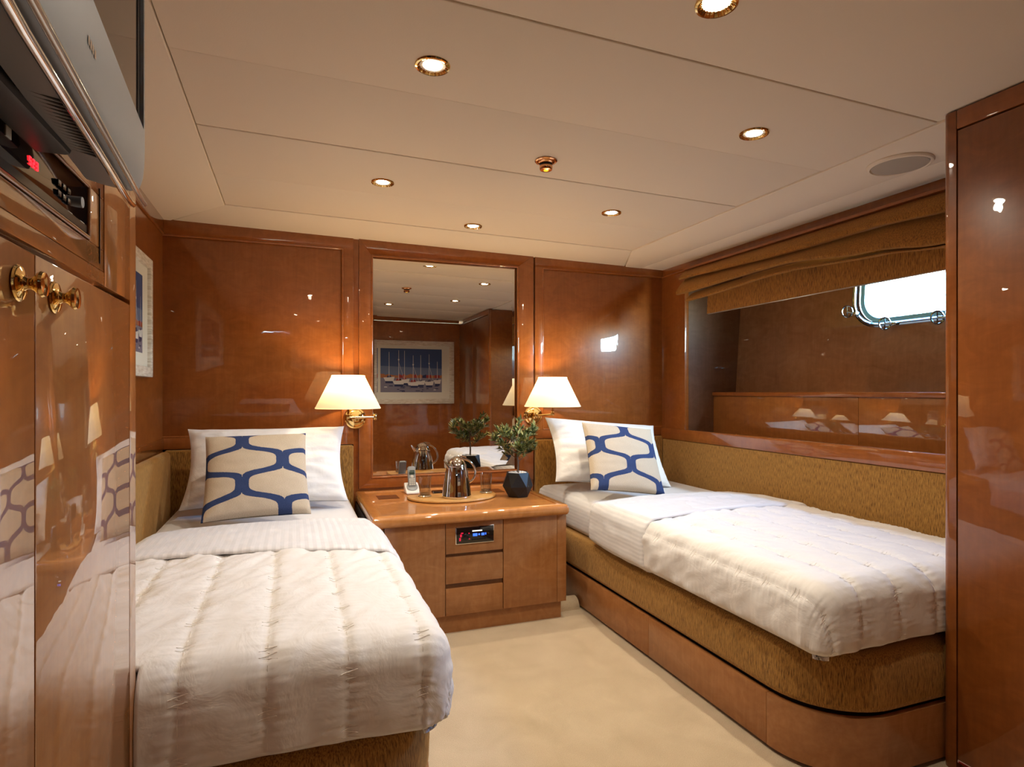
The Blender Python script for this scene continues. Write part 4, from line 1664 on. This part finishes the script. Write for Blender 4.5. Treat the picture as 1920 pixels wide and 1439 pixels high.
def harbour(root, x0, x1, z0, z1, plane, seed):
    """flat print of moored boats; plane(x, z, lift) gives the point"""
    r = random.Random(seed)
    mats = [simple('print sky', (.03, .07, .20), .35), simple('print haze', (.12, .17, .30), .35), simple('print quay', (.38, .14, .05), .35),
            simple('print white', (.70, .68, .66), .35), simple('print navy', (.02, .03, .10), .35), simple('print water', (.20, .19, .26), .35),
            simple('print red', (.30, .03, .03), .35)]
    mb = MB()
    W_, H_ = x1 - x0, z1 - z0

    def q(pts, lift, mi):
        mb.add([plane(x0 + W_ * a, z0 + H_ * b, lift) for a, b in pts], [tuple(range(len(pts)))], mi)
    q([(0, .4), (1, .4), (1, 1), (0, 1)], .0002, 0)
    q([(0, .38), (1, .38), (1, .55), (0, .60)], .0003, 1)
    q([(0, .0), (1, .0), (1, .4), (0, .4)], .0002, 5)
    x = 0
    while x < 1:
        w = r.uniform(.03, .09)
        q([(x, .33), (min(1, x + w), .33), (min(1, x + w), .33 + r.uniform(.05, .10)), (x, .33 + r.uniform(.05, .10))], .0004, r.choice((2, 2, 4, 6)))
        x += w
    for k in range(7):
        x = .04 + k * .135 + r.uniform(-.02, .02)
        w = r.uniform(.14, .2)
        zb = r.uniform(.14, .26)
        a, b = x, min(.99, x + w)
        q([(a + .03, zb), (b - .02, zb), (b, zb + .10), (a, zb + .08)], .0006 + k * .0001, 3)
        q([(a + .03, zb - .05), (b - .03, zb - .05), (b - .02, zb), (a + .03, zb)], .0005, 4)
        q([(a + .05, zb + .08), (b - .05, zb + .09), (b - .07, zb + .14), (a + .07, zb + .13)], .0007 + k * .0001, r.choice((4, 6, 4)))
        mx_ = (a + b) / 2
        ht = r.uniform(.7, .99)
        q([(mx_ - .004, zb + .1), (mx_ + .004, zb + .1), (mx_ + .003, ht), (mx_ - .003, ht)], .0012, 3)
        if k % 2:
            q([(mx_ - .012, ht - .2), (mx_ + .012, ht - .2), (mx_ + .010, ht - .23), (mx_ - .010, ht - .23)], .0013, 3)
            q([(mx_, ht * .7), (mx_ + .004, ht * .7), (b - .01, zb + .12), (b - .014, zb + .12)], .0011, 3)
    for k in range(26):
        x, z, w = r.random() * .9, r.random() * .14, r.uniform(.03, .1)
        q([(x, z), (x + w, z), (x + w * .8, z + .018), (x + w * .1, z + .018)], .0014, r.choice((3, 4, 5, 4)))
    part(root, 'print', mb, mats, smooth=0, recalc=False, label='photograph of moored sailing boats')


def picture(name, label, a0, a1, z0, z1, fw, prints, P):
    """P(a, z, lift) on the wall"""
    c = P((a0 + a1) / 2, z0, 0)
    t = thing(name, label, 'picture', c)
    for pts in ([(a0, z0), (a1, z0), (a1 - fw, z0 + fw), (a0 + fw, z0 + fw)], [(a0, z1), (a0 + fw, z1 - fw), (a1 - fw, z1 - fw), (a1, z1)],
                [(a0, z0), (a0 + fw, z0 + fw), (a0 + fw, z1 - fw), (a0, z1)], [(a1, z0), (a1, z1), (a1 - fw, z1 - fw), (a1 - fw, z0 + fw)]):
        m = MB().prism(pts, lambda p: P(p[0], p[1], 0.0), lambda p: P(p[0], p[1], .022))
        part(t, 'frame_side', m, M['frame'], bevel=.003)
    m = MB().prism([(a0 + fw, z0 + fw), (a1 - fw, z0 + fw), (a1 - fw, z1 - fw), (a0 + fw, z1 - fw)], lambda p: P(p[0], p[1], .004), lambda p: P(p[0], p[1], .008))
    part(t, 'mount', m, M['mat_board'], smooth=0)
    for k, (u0, u1, w0, w1) in enumerate(prints):
        harbour(t, u0, u1, w0, w1, lambda x, z, l: P(x, z, .008 + l), 5 + k)
    return t


picture('framed_picture', 'marina photographs in a limed frame opposite the mirror, seen reflected', .50, 1.800, 1.0, 1.732, .055,
        [(.937, 1.653, 1.134, 1.640), (.60, .907, 1.134, 1.640)], lambda a, z, l: (a, .091 + l, z))
picture('framed_picture', 'narrow glimpse of a white framed picture on the left wall', 2.35, 3.155, 1.207, 1.745, .045,
        [(2.46, 3.015, 1.31, 1.65)], lambda a, z, l: (XL + .001 + l, a, z))
